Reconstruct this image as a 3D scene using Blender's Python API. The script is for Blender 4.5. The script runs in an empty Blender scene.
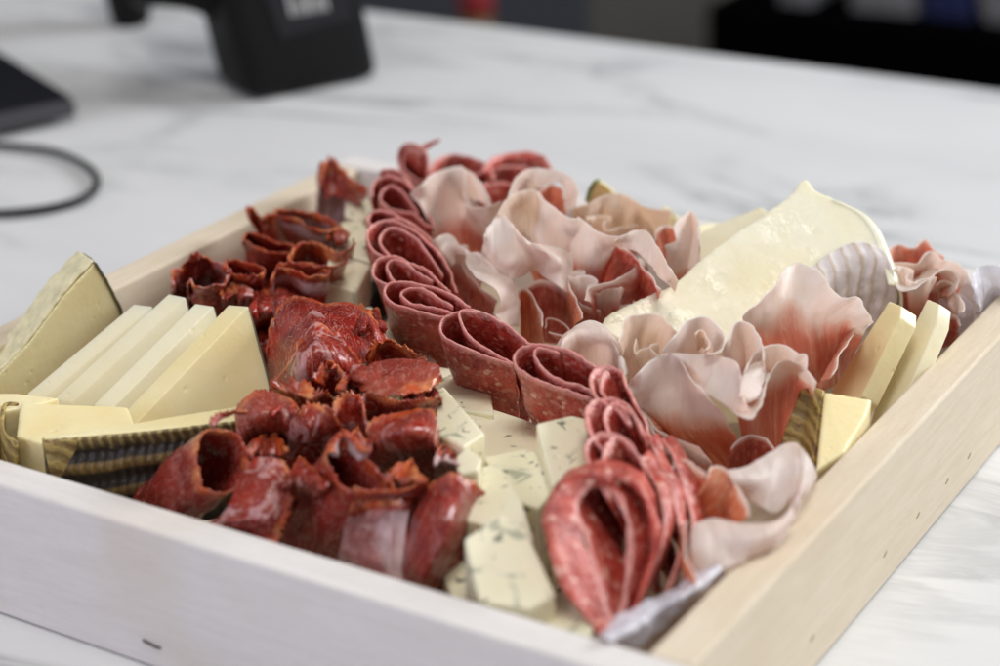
import bpy, bmesh, math, random
from mathutils import Vector, Matrix, Euler, noise
random.seed(7)
R = math.radians
S = bpy.context.scene
COL = S.collection

# ------------------------------------------------------------------ camera
cam_d = bpy.data.cameras.new('camera')
cam = bpy.data.objects.new('camera', cam_d)
COL.objects.link(cam)
S.camera = cam
cam.location = (0.1815517, -0.3713690, 0.3172372)
cam.rotation_euler = (1.1642363, 0.0157210, 0.5429264)
cam_d.sensor_width = 36.0
cam_d.lens = 72.925
cam_d.clip_start = 0.02
cam_d.clip_end = 60
cam_d.dof.use_dof = True
cam_d.dof.focus_distance = 0.65
cam_d.dof.aperture_fstop = 6.0
cam_d.dof.aperture_blades = 7

# ------------------------------------------------------------------ world, lamps, exposure
W = bpy.data.worlds.new('World'); S.world = W; W.use_nodes = True
bg = W.node_tree.nodes['Background']
bg.inputs[0].default_value = (0.95, 0.94, 0.95, 1); bg.inputs[1].default_value = 0.33
S.view_settings.view_transform = 'Standard'
S.view_settings.look = 'None'
S.view_settings.exposure = 0.17
S.view_settings.gamma = 1.0

def lamp(name, loc, target, size, power, colour, sy=None):
    d = bpy.data.lights.new(name, 'AREA'); d.energy = power; d.color = colour
    d.shape = 'RECTANGLE'; d.size = size; d.size_y = sy or size
    o = bpy.data.objects.new(name, d); COL.objects.link(o)
    o.location = loc
    o.rotation_euler = (Vector(target) - Vector(loc)).to_track_quat('-Z', 'Y').to_euler()
    return o
lamp('window_light', (1.05, 1.75, 0.95), (-0.10, 0.35, 0), 1.2, 44, (0.95, 0.975, 1.0), 0.8)
lamp('ceiling_light', (0.10, -0.10, 1.35), (-0.12, 0.13, 0), 0.45, 7.0, (1.0, 0.965, 0.91))
lamp('side_light', (-0.55, -1.2, 0.5), (-0.15, 0.0, 0.03), 0.6, 4.6, (0.80, 0.78, 1.0))

# ------------------------------------------------------------------ pixel of the photograph + height -> point on the table
_f = 2025.7
_M = cam.rotation_euler.to_matrix()
_C = Vector(cam.location)
def P(x, y, z):
    d = _M @ Vector(((x - 500) / _f, -(y - 333) / _f, -1))
    return _C + d * ((z / 1000.0 - _C.z) / d.z)
def PY(x, y, Y):
    d = _M @ Vector(((x - 500) / _f, -(y - 333) / _f, -1))
    return _C + d * ((Y - _C.y) / d.y)

def PP(x, y, o, n):      # where the pixel's ray meets the plane through o with normal n
    d = _M @ Vector(((x - 500) / _f, -(y - 333) / _f, -1))
    return _C + d * ((o - _C).dot(n) / d.dot(n))

# ------------------------------------------------------------------ helpers
def tag(o, label=None, cat=None, group=None, kind=None):
    if label: o['label'] = label
    if cat: o['category'] = cat
    if group: o['group'] = group
    if kind: o['kind'] = kind
    return o
def empty(name, loc, label, cat, group=None):
    o = bpy.data.objects.new(name, None); COL.objects.link(o); o.location = loc
    o.empty_display_size = 0.01
    return tag(o, label, cat, group)
def link(name, me, m, parent=None, smooth=True):
    o = bpy.data.objects.new(name, me); COL.objects.link(o)
    if m: me.materials.append(m)
    if parent:
        o.parent = parent
        o.matrix_parent_inverse = Matrix.Translation(-parent.location)
    if smooth:
        for p in me.polygons: p.use_smooth = True
    return o
def cr(p0, p1, p2, p3, t):
    return 0.5 * ((2 * p1) + (p2 - p0) * t + (2 * p0 - 5 * p1 + 4 * p2 - p3) * t * t + (3 * p1 - p0 - 3 * p2 + p3) * t ** 3)
def spline(pts, n):
    """Catmull-Rom resampled to n points evenly by length"""
    if len(pts) == 1: return [pts[0].copy() for _ in range(n)]
    if len(pts) == 2:
        return [pts[0].lerp(pts[1], i / (n - 1)) for i in range(n)]
    fine = []
    K = 14
    for i in range(len(pts) - 1):
        p0 = pts[i - 1] if i > 0 else pts[0] * 2 - pts[1]
        p3 = pts[i + 2] if i + 2 < len(pts) else pts[-1] * 2 - pts[-2]
        for k in range(K): fine.append(cr(p0, pts[i], pts[i + 1], p3, k / K))
    fine.append(pts[-1].copy())
    L = [0]
    for a, b in zip(fine, fine[1:]): L.append(L[-1] + (b - a).length)
    out = []; j = 0
    for i in range(n):
        s = L[-1] * i / (n - 1)
        while j < len(L) - 2 and L[j + 1] < s: j += 1
        d = L[j + 1] - L[j]
        out.append(fine[j].lerp(fine[j + 1], 0 if d == 0 else (s - L[j]) / d))
    return out
def row3(row):
    z, pts = row
    return [P(p[0], p[1], p[2] if len(p) > 2 else z) for p in pts]
_seed = [0]
def sheet(name, rows, m, th=1.2, parent=None, nu=72, nv=22, amp=0.35, freq=90, rag=0.0, ragf=450, linear=False, sub=1, raw=False, crease=0.0, cf=45, pleat=0.0, pw=3.2):
    """a thin slice lofted through rows of points (the first row is the rim)"""
    _seed[0] += 1; sd = _seed[0] * 13.37
    R3 = [spline(r if raw else row3(r), nu) for r in rows]
    cols = []
    for i in range(nu):
        c = spline([r[i] for r in R3], nv) if not linear else spline([R3[0][i], R3[-1][i]], nv)
        if rag:
            d = (c[0] - c[1]).normalized()
            k = noise.noise(Vector((i / nu * ragf * 0.12, sd, 0))) + 0.6 * noise.noise(Vector((i / nu * ragf * 0.35, sd, 5)))
            c[0] = c[0] + d * k * rag / 1000
            c[1] = c[1] + d * k * rag * 0.4 / 1000
        cols.append(c)
    me = bpy.data.meshes.new(name)
    vs = [cols[i][j] for i in range(nu) for j in range(nv)]
    fs = [(i * nv + j, (i + 1) * nv + j, (i + 1) * nv + j + 1, i * nv + j + 1) for i in range(nu - 1) for j in range(nv - 1)]
    me.from_pydata([tuple(v) for v in vs], [], fs)
    uv = me.uv_layers.new(name='UVMap')
    Lr = 0
    cum = [0]
    for i in range(1, nu):
        Lr += (cols[i][nv // 3] - cols[i - 1][nv // 3]).length; cum.append(Lr)
    for p in me.polygons:
        for li, vi in zip(p.loop_indices, p.vertices):
            uv.data[li].uv = (cum[vi // nv] * 20, (vi % nv) / (nv - 1))
    me.update()
    if amp:
        nn = [v.normal.copy() for v in me.vertices]
        for k, v in enumerate(me.vertices):
            q = v.co * freq + Vector((sd, 0, 0))
            h = (noise.noise(q) + 0.5 * noise.noise(q * 2.3)) * amp
            if pleat:
                h += pleat * (noise.noise(Vector((cum[k // nv] * 1000 / pw, sd, 9 + (k % nv) * .03))) + .5 * noise.noise(Vector((cum[k // nv] * 2200 / pw, sd, 3)))) * (0.25 + 0.9 * (k % nv) / (nv - 1))
            if crease:
                w_ = v.co * cf + Vector((0, sd, sd))
                h += crease * (0.6 - 2.2 * abs(noise.noise(w_))) + crease * 0.5 * (0.5 - 2 * abs(noise.noise(w_ * 2.7)))
            v.co += nn[k] * h / 1000
    o = link(name, me, m, parent)
    s = o.modifiers.new('thick', 'SOLIDIFY'); s.thickness = th / 1000; s.offset = 0
    if sub:
        b = o.modifiers.new('round', 'SUBSURF'); b.levels = sub; b.render_levels = sub
    return o
def roll(name, rim, base, m, s=0.6, zr=60, zb=25, th=1.3, parent=None, bulge=0.0, sx=None, **k):
    """a slice rolled to a cup: rim loop, and a base that is the loop shrunk round a point"""
    r = [P(p[0], p[1], p[2] if len(p) > 2 else zr) for p in rim]
    c = sum(r, Vector()) / len(r)
    b = P(base[0], base[1], base[2] if len(base) > 2 else zb)
    rb = [b + (p - c) * s for p in r]
    mid = [p.lerp(q, 0.5) + ((p - c) * bulge) for p, q in zip(r, rb)]
    k.setdefault('nu', 110)
    return sheet(name, [r, mid, rb], m, th=th, parent=parent, raw=True, **k)
def solid(name, pts, vec, m, parent=None, vox=0.5, sm=14, disp=0.10, pts2=None, crisp=0):
    """a block of cheese: polygon (3D points) pushed along a vector, its edges worn soft"""
    a = list(pts)
    b = pts2 if pts2 else [p + vec for p in a]
    me = bpy.data.meshes.new(name)
    bm = bmesh.new()
    va = [bm.verts.new(p) for p in a]; vb = [bm.verts.new(p) for p in b]
    n = len(a)
    bm.faces.new(va); bm.faces.new(vb[::-1])
    for i in range(n): bm.faces.new((va[i], va[(i + 1) % n], vb[(i + 1) % n], vb[i]))
    if crisp:
        bmesh.ops.recalc_face_normals(bm, faces=bm.faces[:])
        bm.to_mesh(me); bm.free()
        o = link(name, me, m, parent)
        q = o.modifiers.new('worn', 'BEVEL'); q.width = crisp / 1000; q.segments = 3; q.limit_method = 'ANGLE'; q.angle_limit = R(25)
        q = o.modifiers.new('wn', 'WEIGHTED_NORMAL'); q.keep_sharp = False
        return o
    bmesh.ops.triangulate(bm, faces=bm.faces[:])
    bmesh.ops.recalc_face_normals(bm, faces=bm.faces[:])
    bm.to_mesh(me); bm.free()
    o = link(name, me, m, parent)
    r = o.modifiers.new('remesh', 'REMESH'); r.mode = 'VOXEL'; r.voxel_size = vox / 1000; r.use_smooth_shade = True
    if sm:
        q = o.modifiers.new('soft', 'SMOOTH'); q.iterations = sm; q.factor = 0.5
    if disp:
        t = bpy.data.textures.get('crumb') or bpy.data.textures.new('crumb', 'CLOUDS')
        t.noise_scale = 0.006; t.noise_depth = 3
        d = o.modifiers.new('crumb', 'DISPLACE'); d.texture = t; d.texture_coords = 'GLOBAL'; d.strength = disp * 0.6 / 1000; d.mid_level = 0.5
    return o
def px(pts, z): return [P(p[0], p[1], p[2] if len(p) > 2 else z) for p in pts]
def V(x, y, z): return Vector((x, y, z)) / 1000

# ------------------------------------------------------------------ materials
class NT:
    def __init__(s, name):
        s.m = bpy.data.materials.new(name); s.m.use_nodes = True
        s.t = s.m.node_tree; s.b = s.t.nodes['Principled BSDF']; s.out = s.t.nodes['Material Output']
        s.tc = s.t.nodes.new('ShaderNodeTexCoord')
    def n(s, typ, ins=None, **a):
        x = s.t.nodes.new('ShaderNode' + typ)
        for k, v in a.items(): setattr(x, k, v)
        for k, v in (ins or {}).items():
            if isinstance(v, bpy.types.NodeSocket): s.t.links.new(v, x.inputs[k])
            else: x.inputs[k].default_value = v
        return x
    def noise(s, scale, detail=4, vec=None, rough=0.55, dist=0, w=None):
        x = s.n('TexNoise', {'Scale': scale, 'Detail': detail, 'Roughness': rough, 'Distortion': dist})
        s.t.links.new(vec if vec is not None else s.tc.outputs['Object'], x.inputs['Vector'])
        return x.outputs['Fac']
    def ramp(s, fac, stops):
        x = s.t.nodes.new('ShaderNodeValToRGB')
        s.t.links.new(fac, x.inputs[0])
        e = x.color_ramp.elements
        while len(e) > 1: e.remove(e[-1])
        for i, (p, c) in enumerate(stops):
            q = e[0] if i == 0 else e.new(p)
            q.position = p; q.color = (c[0], c[1], c[2], 1) if not isinstance(c, (int, float)) else (c, c, c, 1)
        return x.outputs[0]
    def mix(s, fac, a, b, blend='MIX'):
        x = s.t.nodes.new('ShaderNodeMix'); x.data_type = 'RGBA'; x.blend_type = blend
        for k, v in ((0, fac), (6, a), (7, b)):
            if isinstance(v, bpy.types.NodeSocket): s.t.links.new(v, x.inputs[k])
            elif k == 0: x.inputs[0].default_value = v
            else: x.inputs[k].default_value = (v[0], v[1], v[2], 1)
        return x.outputs[2]
    def math(s, op, a, b=0.0, c=None):
        x = s.t.nodes.new('ShaderNodeMath'); x.operation = op
        for i, v in enumerate((a, b, c)):
            if v is None: continue
            if isinstance(v, bpy.types.NodeSocket): s.t.links.new(v, x.inputs[i])
            else: x.inputs[i].default_value = v
        return x.outputs[0]
    def mapping(s, scale=(1, 1, 1), rot=(0, 0, 0), loc=(0, 0, 0), src='Object'):
        x = s.n('Mapping'); x.inputs['Scale'].default_value = scale; x.inputs['Rotation'].default_value = rot; x.inputs['Location'].default_value = loc
        s.t.links.new(s.tc.outputs[src], x.inputs['Vector']); return x.outputs[0]
    def uv(s):
        x = s.n('SeparateXYZ'); s.t.links.new(s.tc.outputs['UV'], x.inputs[0]); return x.outputs[0], x.outputs[1]
    def bump(s, h, strength=0.3, dist=0.001, prev=None):
        x = s.n('Bump', {'Height': h, 'Strength': strength, 'Distance': dist})
        if prev is not None: s.t.links.new(prev, x.inputs['Normal'])
        s.t.links.new(x.outputs[0], s.b.inputs['Normal']); return x.outputs[0]
    def set(s, **k):
        names = {'col': 'Base Color', 'rough': 'Roughness', 'spec': 'Specular IOR Level', 'sss': 'Subsurface Weight', 'sr': 'Subsurface Radius', 'ss': 'Subsurface Scale', 'coat': 'Coat Weight', 'coatr': 'Coat Roughness', 'metal': 'Metallic', 'trans': 'Transmission Weight', 'alpha': 'Alpha', 'ior': 'IOR'}
        for q, v in k.items():
            i = s.b.inputs[names[q]]
            if isinstance(v, bpy.types.NodeSocket): s.t.links.new(v, i)
            elif isinstance(v, tuple) and len(v) == 3 and q != 'sr': i.default_value = (v[0], v[1], v[2], 1)
            else: i.default_value = v
        return s
    def translucent(s, fac, col):
        tr = s.n('BsdfTranslucent')
        if isinstance(col, bpy.types.NodeSocket): s.t.links.new(col, tr.inputs[0])
        else: tr.inputs[0].default_value = (*col, 1)
        mx = s.n('MixShader'); mx.inputs[0].default_value = fac
        s.t.links.new(s.b.outputs[0], mx.inputs[1]); s.t.links.new(tr.outputs[0], mx.inputs[2])
        s.t.links.new(mx.outputs[0], s.out.inputs[0])

def m_plain(name, c, rough=0.5, spec=0.4, nz=0.0, metal=0):
    s = NT(name)
    if nz:
        cc = s.mix(s.noise(30, 3), tuple(x * (1 - nz) for x in c), tuple(min(1, x * (1 + nz)) for x in c)); s.set(col=cc)
    else: s.set(col=c)
    s.set(rough=rough, spec=spec, metal=metal)
    s.bump(s.noise(800, 2), 0.08, 0.0004)
    return s.m
def m_salami():
    s = NT('cured_salami'); u, v = s.uv()
    n1 = s.noise(420, 4, rough=0.7); n2 = s.noise(110, 4, rough=0.65); n3 = s.noise(1500, 2)
    st = s.n('CombineXYZ'); s.t.links.new(s.math('MULTIPLY', u, 9.0), st.inputs[0]); s.t.links.new(s.math('MULTIPLY', v, 2.0), st.inputs[1])
    streak = s.noise(2.2, 4, st.outputs[0], rough=0.65)
    lean = s.mix(s.ramp(n2, [(0.36, 0), (0.62, 1)]), (0.27, 0.017, 0.013), (0.52, 0.072, 0.050))
    lean = s.mix(s.math('MULTIPLY', s.ramp(streak, [(0.45, 0), (0.62, 1)]), 0.45), lean, (0.64, 0.16, 0.10))
    fl = s.ramp(n1, [(0.55, 0), (0.61, 1)])
    c = s.mix(s.math('MULTIPLY', fl, 0.42), lean, (0.80, 0.42, 0.35))
    wp = s.n('VectorMath', operation='ADD'); s.t.links.new(s.tc.outputs['Object'], wp.inputs[0])
    wn_ = s.n('TexNoise', {'Scale': 300.0}); s.t.links.new(s.tc.outputs['Object'], wn_.inputs['Vector'])
    ws = s.n('VectorMath', operation='SCALE'); ws.inputs['Scale'].default_value = 0.0022; s.t.links.new(wn_.outputs['Color'], ws.inputs[0]); s.t.links.new(ws.outputs[0], wp.inputs[1])
    vo = s.n('TexVoronoi', {'Scale': 310.0}); s.t.links.new(wp.outputs[0], vo.inputs['Vector'])
    gate = s.ramp(s.noise(200, 2), [(0.44, 0), (0.54, 1)])
    fat = s.math('MULTIPLY', s.ramp(vo.outputs['Distance'], [(0.24, 1), (0.36, 0)]), gate)
    c = s.mix(s.math('MULTIPLY', fat, 0.68), c, (0.86, 0.56, 0.44))
    ve = s.math('SUBTRACT', v, s.math('MULTIPLY', s.math('SUBTRACT', n1, 0.5), 0.12))
    edge = s.ramp(ve, [(0.0, 1), (0.02, 1), (0.065, 0)])
    c = s.mix(s.math('MULTIPLY', edge, 0.60), c, (0.80, 0.42, 0.38))
    s.set(col=c, rough=s.ramp(n1, [(0.35, 0.20), (0.62, 0.42)]), spec=0.55, sss=0.2, sr=(1.0, 0.25, 0.18), ss=0.0014)
    b = s.bump(n3, 0.3, 0.0005); b = s.bump(n1, 0.5, 0.0010, b); s.bump(n2, 0.4, 0.002, b)
    return s.m
def m_prosc(name, fat, meat=(0.89, 0.54, 0.41), meat2=(0.80, 0.35, 0.26), fatc=(0.97, 0.905, 0.865), warm=0.0, soft=0.10, rough=0.30):
    s = NT(name); u, v = s.uv()
    nb = s.noise(70, 3); nl = s.noise(28, 2)
    stretch = s.n('CombineXYZ'); s.t.links.new(s.math('MULTIPLY', u, 16.0), stretch.inputs[0]); s.t.links.new(s.math('MULTIPLY', v, 3.0), stretch.inputs[1])
    st = s.noise(1.3, 3, stretch.outputs[0])
    vv = s.math('ADD', v, s.math('MULTIPLY', s.math('SUBTRACT', nb, 0.5), 0.16))
    vv = s.math('ADD', vv, s.math('MULTIPLY', s.math('SUBTRACT', nl, 0.5), 0.30))
    k = s.ramp(vv, [(max(0, fat - soft), 0), (min(1, fat + soft), 1)]) if fat < 0.93 else s.math('MULTIPLY', s.ramp(nl, [(0.62, 0), (0.8, 1)]), 0.3)
    meatc = s.mix(s.ramp(st, [(0.3, 0), (0.7, 1)]), meat2, meat)
    fib = s.noise(7.0, 5, stretch.outputs[0], rough=0.7)
    meatc = s.mix(s.math('MULTIPLY', s.ramp(fib, [(0.45, 0), (0.65, 1)]), 0.35), meatc, (0.90, 0.58, 0.46))
    vein = s.ramp(st, [(0.56, 0), (0.60, 1), (0.64, 0)])
    meatc = s.mix(s.math('MULTIPLY', vein, 0.55), meatc, (0.9, 0.72, 0.62))
    pale = s.mix(s.ramp(s.noise(45, 3), [(0.35, 0), (0.7, 1)]), fatc, (0.94, 0.81, 0.73))
    pale = s.mix(s.math('MULTIPLY', s.ramp(fib, [(0.48, 0), (0.70, 1)]), 0.22), pale, (0.88, 0.62, 0.54))
    c = s.mix(k, pale, meatc)
    c = s.mix(s.ramp(v, [(0.0, 0.5), (0.03, 0)]), c, (0.97, 0.93, 0.88))
    s.set(col=c, rough=rough, spec=0.5, sss=0.30, sr=(1.0, 0.55, 0.42), ss=0.0012)
    b = s.bump(s.noise(260, 3), 0.25, 0.0005)
    b = s.bump(st, 0.30, 0.0010, b); s.bump(fib, 0.35, 0.0008, b)
    s.set(coat=0.2, coatr=0.25)
    s.translucent(0.50, c)
    return s.m
def m_coppa(name, fat=0.62, edge=0.07, band=None, base=(0.15, 0.006, 0.004), base2=(0.40, 0.028, 0.011)):
    s = NT(name); u, v = s.uv()
    n1 = s.noise(85, 4); n2 = s.noise(38, 3, dist=1.2); n3 = s.noise(600, 2)
    c = s.mix(s.ramp(n1, [(0.3, 0), (0.7, 1)]), base, base2)
    st = s.n('CombineXYZ'); s.t.links.new(s.math('MULTIPLY', u, 5.0), st.inputs[0]); s.t.links.new(s.math('MULTIPLY', v, 2.2), st.inputs[1])
    oi = s.n('ObjectInfo')
    s.t.links.new(s.math('MULTIPLY', oi.outputs['Random'], 37.0), st.inputs[2])
    vn = s.noise(0.9, 4, st.outputs[0], dist=1.0)
    patch = s.ramp(vn, [(fat, 0), (fat + 0.03, 1), (fat + 0.09, 1), (fat + 0.12, 0)])
    c = s.mix(s.math('MULTIPLY', patch, 0.75), c, (0.60, 0.34, 0.33))
    vein = s.ramp(s.noise(2.6, 5, st.outputs[0], dist=1.5), [(0.475, 0), (0.50, 1), (0.525, 0)])
    fine = s.ramp(s.noise(5.5, 5, st.outputs[0], rough=0.65, dist=0.8), [(0.55, 0), (0.62, 1)])
    c = s.mix(s.math('MULTIPLY', fine, 0.18), c, (0.58, 0.17, 0.10))
    c = s.mix(s.math('MULTIPLY', vein, 0.60), c, (0.62, 0.30, 0.24))
    if band:
        bb = s.ramp(s.math('ADD', v, s.math('MULTIPLY', s.math('SUBTRACT', n1, 0.5), 0.35)), [(band[0], 0), (band[0] + 0.06, 1), (band[1], 1), (band[1] + 0.08, 0)])
        bb = s.math('MULTIPLY', bb, s.ramp(n2, [(0.36, 0.25), (0.52, 1)]))
        c = s.mix(bb, c, (0.66, 0.47, 0.46))
    ve = s.math('SUBTRACT', v, s.math('MULTIPLY', s.math('SUBTRACT', s.noise(160, 3), 0.5), 0.16))
    e = s.ramp(ve, [(0.0, 1), (edge * 0.6, 1), (edge * 1.6, 0)])
    ec = s.mix(s.ramp(s.noise(140, 2), [(0.42, 0), (0.58, 1)]), (0.56, 0.085, 0.018), (0.74, 0.27, 0.10))
    e = s.math('MULTIPLY', e, s.ramp(s.noise(1.6, 3, st.outputs[0]), [(0.40, 0.12), (0.58, 1)]))
    c = s.mix(s.math('MULTIPLY', e, 0.85), c, ec)
    s.set(col=c, rough=s.ramp(n1, [(0.3, 0.12), (0.7, 0.30)]), spec=0.48, sss=0.10, sr=(1.0, 0.2, 0.1), ss=0.0015)
    b = s.bump(n3, 0.25, 0.0006); b = s.bump(n1, 0.35, 0.003, b); s.bump(s.noise(4.0, 5, st.outputs[0]), 0.35, 0.0015, b)
    s.set(coat=0.15, coatr=0.12)
    s.translucent(0.08, c)
    return s.m
def m_cheese(name, c1, c2, rough=0.45, holes=0.3, sss=0.3, spec=0.4):
    s = NT(name)
    n = s.noise(45, 4); n2 = s.noise(500, 3)
    c = s.mix(s.ramp(n, [(0.3, 0), (0.7, 1)]), c1, c2)
    vo = s.n('TexVoronoi', {'Scale': 120.0, 'Randomness': 1.0}); s.t.links.new(s.tc.outputs['Object'], vo.inputs['Vector'])
    h = s.ramp(s.math('ADD', vo.outputs['Distance'], s.math('MULTIPLY', s.noise(300, 2), 0.2)), [(0.15, 0), (0.24, 1)])
    s.set(col=c, rough=rough, spec=spec, sss=sss, sr=(1.0, 0.8, 0.45), ss=0.004)
    b = s.bump(n2, 0.18, 0.0006); b = s.bump(h, holes, 0.0012, b); s.bump(n, 0.3, 0.002, b)
    return s
def m_blue():
    s = m_cheese('blue_cheese', (0.88, 0.82, 0.58), (0.91, 0.86, 0.65), rough=0.42)
    n = s.noise(75, 3, dist=1.4)
    k = s.ramp(n, [(0.63, 0), (0.68, 1)])
    mp = s.mapping(scale=(1, 1, 2.2))
    k2 = s.ramp(s.noise(140, 2, mp, dist=0.8), [(0.655, 0), (0.70, 1)])
    old = s.b.inputs['Base Color'].links[0].from_socket
    sm_ = s.ramp(n, [(0.56, 0), (0.72, 1)])
    c = s.mix(s.math('MULTIPLY', sm_, 0.22), old, (0.62, 0.62, 0.48))
    c = s.mix(s.math('MULTIPLY', k, 0.55), c, (0.22, 0.26, 0.19))
    c = s.mix(s.math('MULTIPLY', k2, 0.85), c, (0.09, 0.11, 0.085))
    s.set(col=c)
    return s.m
SAL = m_salami()
BLUE = m_blue()
MAN = m_cheese('aged_sheep_cheese', (0.83, 0.70, 0.37), (0.87, 0.78, 0.48), rough=0.36, holes=0.22).m
MANP = m_cheese('pale_sheep_cheese', (0.88, 0.81, 0.56), (0.90, 0.85, 0.64), rough=0.36, holes=0.15).m
BRIE = m_cheese('soft_ripe_cheese', (0.83, 0.79, 0.57), (0.86, 0.83, 0.66), rough=0.30, holes=0.12, spec=0.35)
_b = BRIE
_n = _b.b.inputs['Normal'].links[0].from_socket
_b.bump(_b.noise(42, 5, rough=0.55), 0.55, 0.003, _n)
_old = _b.b.inputs['Base Color'].links[0].from_socket
_b.set(col=_b.mix(_b.math('MULTIPLY', _b.ramp(_b.noise(24, 3), [(0.50, 0), (0.70, 1)]), 0.45), _old, (0.80, 0.72, 0.38)), rough=_b.ramp(_b.noise(70, 3), [(0.40, 0.14), (0.60, 0.48)]))
BRIE = _b.m
def m_greyrind():
    s = NT('grey_rind')
    c = s.mix(s.ramp(s.noise(160, 4), [(0.35, 0), (0.65, 1)]), (0.82, 0.76, 0.50), (0.62, 0.58, 0.37))
    s.set(col=c, rough=0.75); s.bump(s.noise(300, 3), 0.6, 0.001); return s.m
GREY = m_greyrind()
DRIND = m_plain('dark_thin_rind', (0.13, 0.12, 0.065), 0.6, nz=0.4)
def m_weave():
    s = NT('woven_dark_rind'); u, v = s.uv()
    n = s.noise(60, 4); n2 = s.noise(220, 4, rough=0.7)
    uu = s.math('ADD', s.math('MULTIPLY', u, 105.0), s.math('MULTIPLY', n2, 5.0))
    row = s.math('SINE', s.math('ADD', s.math('ADD', s.math('MULTIPLY', v, 23.0), s.math('MULTIPLY', n, 2.0)), s.math('MULTIPLY', u, 0.9)))
    col = s.math('SINE', s.math('ADD', uu, s.math('MULTIPLY', row, 1.2)))
    base = s.mix(s.ramp(s.noise(45, 3), [(0.40, 0), (0.66, 1)]), (0.085, 0.05, 0.022), (0.24, 0.155, 0.045))
    rr = s.ramp(row, [(0.1, 0), (0.75, 1)])
    c = s.mix(rr, (0.016, 0.011, 0.008), base)
    cc = s.ramp(col, [(0.0, 0), (0.6, 1)])
    c = s.mix(s.math('MULTIPLY', s.math('SUBTRACT', 1.0, cc), 0.35), c, (0.03, 0.02, 0.012))
    ve = s.math('SUBTRACT', v, s.math('MULTIPLY', s.math('SUBTRACT', n2, 0.5), 0.10))
    top = s.ramp(ve, [(0.0, 1), (0.07, 0.8), (0.13, 0)])
    c = s.mix(s.math('MULTIPLY', top, 0.7), c, s.mix(cc, (0.20, 0.14, 0.05), (0.50, 0.40, 0.16)))
    s.set(col=c, rough=s.ramp(n2, [(0.3, 0.3), (0.7, 0.6)]), spec=0.5)
    b = s.bump(row, 0.6, 0.0012); b = s.bump(col, 0.4, 0.0006, b); s.bump(n2, 0.5, 0.001, b)
    return s.m
WEAVE = m_weave()
def m_herring():
    s = NT('braided_rind'); u, v = s.uv()
    n = s.noise(90, 4); n2 = s.noise(300, 3)
    z = s.math('ABSOLUTE', s.math('SUBTRACT', s.math('FRACT', s.math('MULTIPLY', u, 2.1)), 0.5))
    w = s.math('SINE', s.math('ADD', s.math('ADD', s.math('MULTIPLY', v, 34.0), s.math('MULTIPLY', z, 16.0)), s.math('MULTIPLY', n, 11.0)))
    w = s.math('ADD', w, s.math('MULTIPLY', s.math('SUBTRACT', n2, 0.5), 3.0))
    c = s.mix(s.ramp(w, [(-0.2, 0), (0.35, 1)]), (0.17, 0.10, 0.035), (0.42, 0.30, 0.095))
    c = s.mix(s.ramp(s.noise(60, 4, rough=0.7), [(0.42, 0), (0.62, 0.8)]), c, (0.46, 0.36, 0.13))
    s.set(col=c, rough=0.42); s.bump(w, 0.3, 0.001); return s.m
HERR = m_herring()
def m_wrind():
    s = NT('bloomy_white_rind'); u, v = s.uv()
    n = s.noise(180, 3)
    uu = s.math('ADD', s.math('MULTIPLY', u, 60.0), s.math('MULTIPLY', s.noise(70, 4), 9.0))
    w = s.math('SINE', uu)
    c = s.mix(s.ramp(w, [(0.35, 0), (0.98, 1)]), (0.76, 0.71, 0.69), (0.58, 0.47, 0.37))
    c = s.mix(s.ramp(n, [(0.4, 0), (0.8, 0.5)]), c, (0.80, 0.78, 0.76))
    s.set(col=c, rough=0.8, sss=0.15, sr=(1, .8, .6), ss=0.002); b = s.bump(n, 0.4, 0.0008); s.bump(w, 0.35, 0.0010, b); return s.m
WRIND = m_wrind()
def m_wood(name, rot, c1=(0.64, 0.54, 0.40), c2=(0.72, 0.63, 0.50)):
    s = NT(name)
    sc = (5, 60, 60) if rot == 0 else (60, 5, 60)
    mp = s.mapping(scale=sc)
    g = s.noise(7, 6, mp, rough=0.65, dist=0.4)
    g2 = s.noise(40, 3, mp)
    big = s.noise(16, 2)
    c = s.mix(s.ramp(g, [(0.3, 0), (0.7, 1)]), c1, c2)
    c = s.mix(s.math('MULTIPLY', s.ramp(g2, [(0.55, 0), (0.75, 1)]), 0.22), c, (0.42, 0.29, 0.16))
    c = s.mix(s.math('MULTIPLY', s.ramp(big, [(0.55, 0), (0.75, 1)]), 0.25), c, (0.56, 0.42, 0.26))
    s.set(col=c, rough=0.62, spec=0.3)
    b = s.bump(g2, 0.25, 0.0004); s.bump(s.noise(500, 2), 0.15, 0.0004, b)
    return s.m
WOODX = m_wood('pale_wood_front', 0, (0.68, 0.65, 0.63), (0.76, 0.73, 0.71))
WOODY = m_wood('pale_wood_side', 1)
def m_marble():
    s = NT('white_marble')
    mp = s.mapping(scale=(1, 1, 1), rot=(0, 0, R(-18)))
    mp2 = s.mapping(scale=(1.2, 3.6, 1), rot=(0, 0, R(-6)))
    w = s.noise(2.6, 7, mp2, rough=0.62, dist=1.1)
    vein = s.ramp(w, [(0.455, 0), (0.497, 1), (0.515, 0.5), (0.56, 0)])
    area = s.ramp(s.noise(4.0, 4, mp), [(0.44, 0), (0.60, 1)])
    w2 = s.noise(7, 6, mp2, rough=0.65, dist=1.2)
    vein2 = s.ramp(w2, [(0.47, 0), (0.50, 1), (0.53, 0)])
    c = s.mix(s.ramp(s.noise(4, 4, mp2), [(0.35, 0), (0.7, 1)]), (0.72, 0.725, 0.73), (0.665, 0.67, 0.68))
    c = s.mix(s.math('MULTIPLY', s.math('MULTIPLY', vein, area), 0.85), c, (0.28, 0.29, 0.30))
    c = s.mix(s.math('MULTIPLY', s.math('MULTIPLY', vein2, area), 0.05), c, (0.40, 0.40, 0.41))
    s.set(col=c, rough=0.34, spec=0.45)
    return s.m
MARBLE = m_marble()
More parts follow.
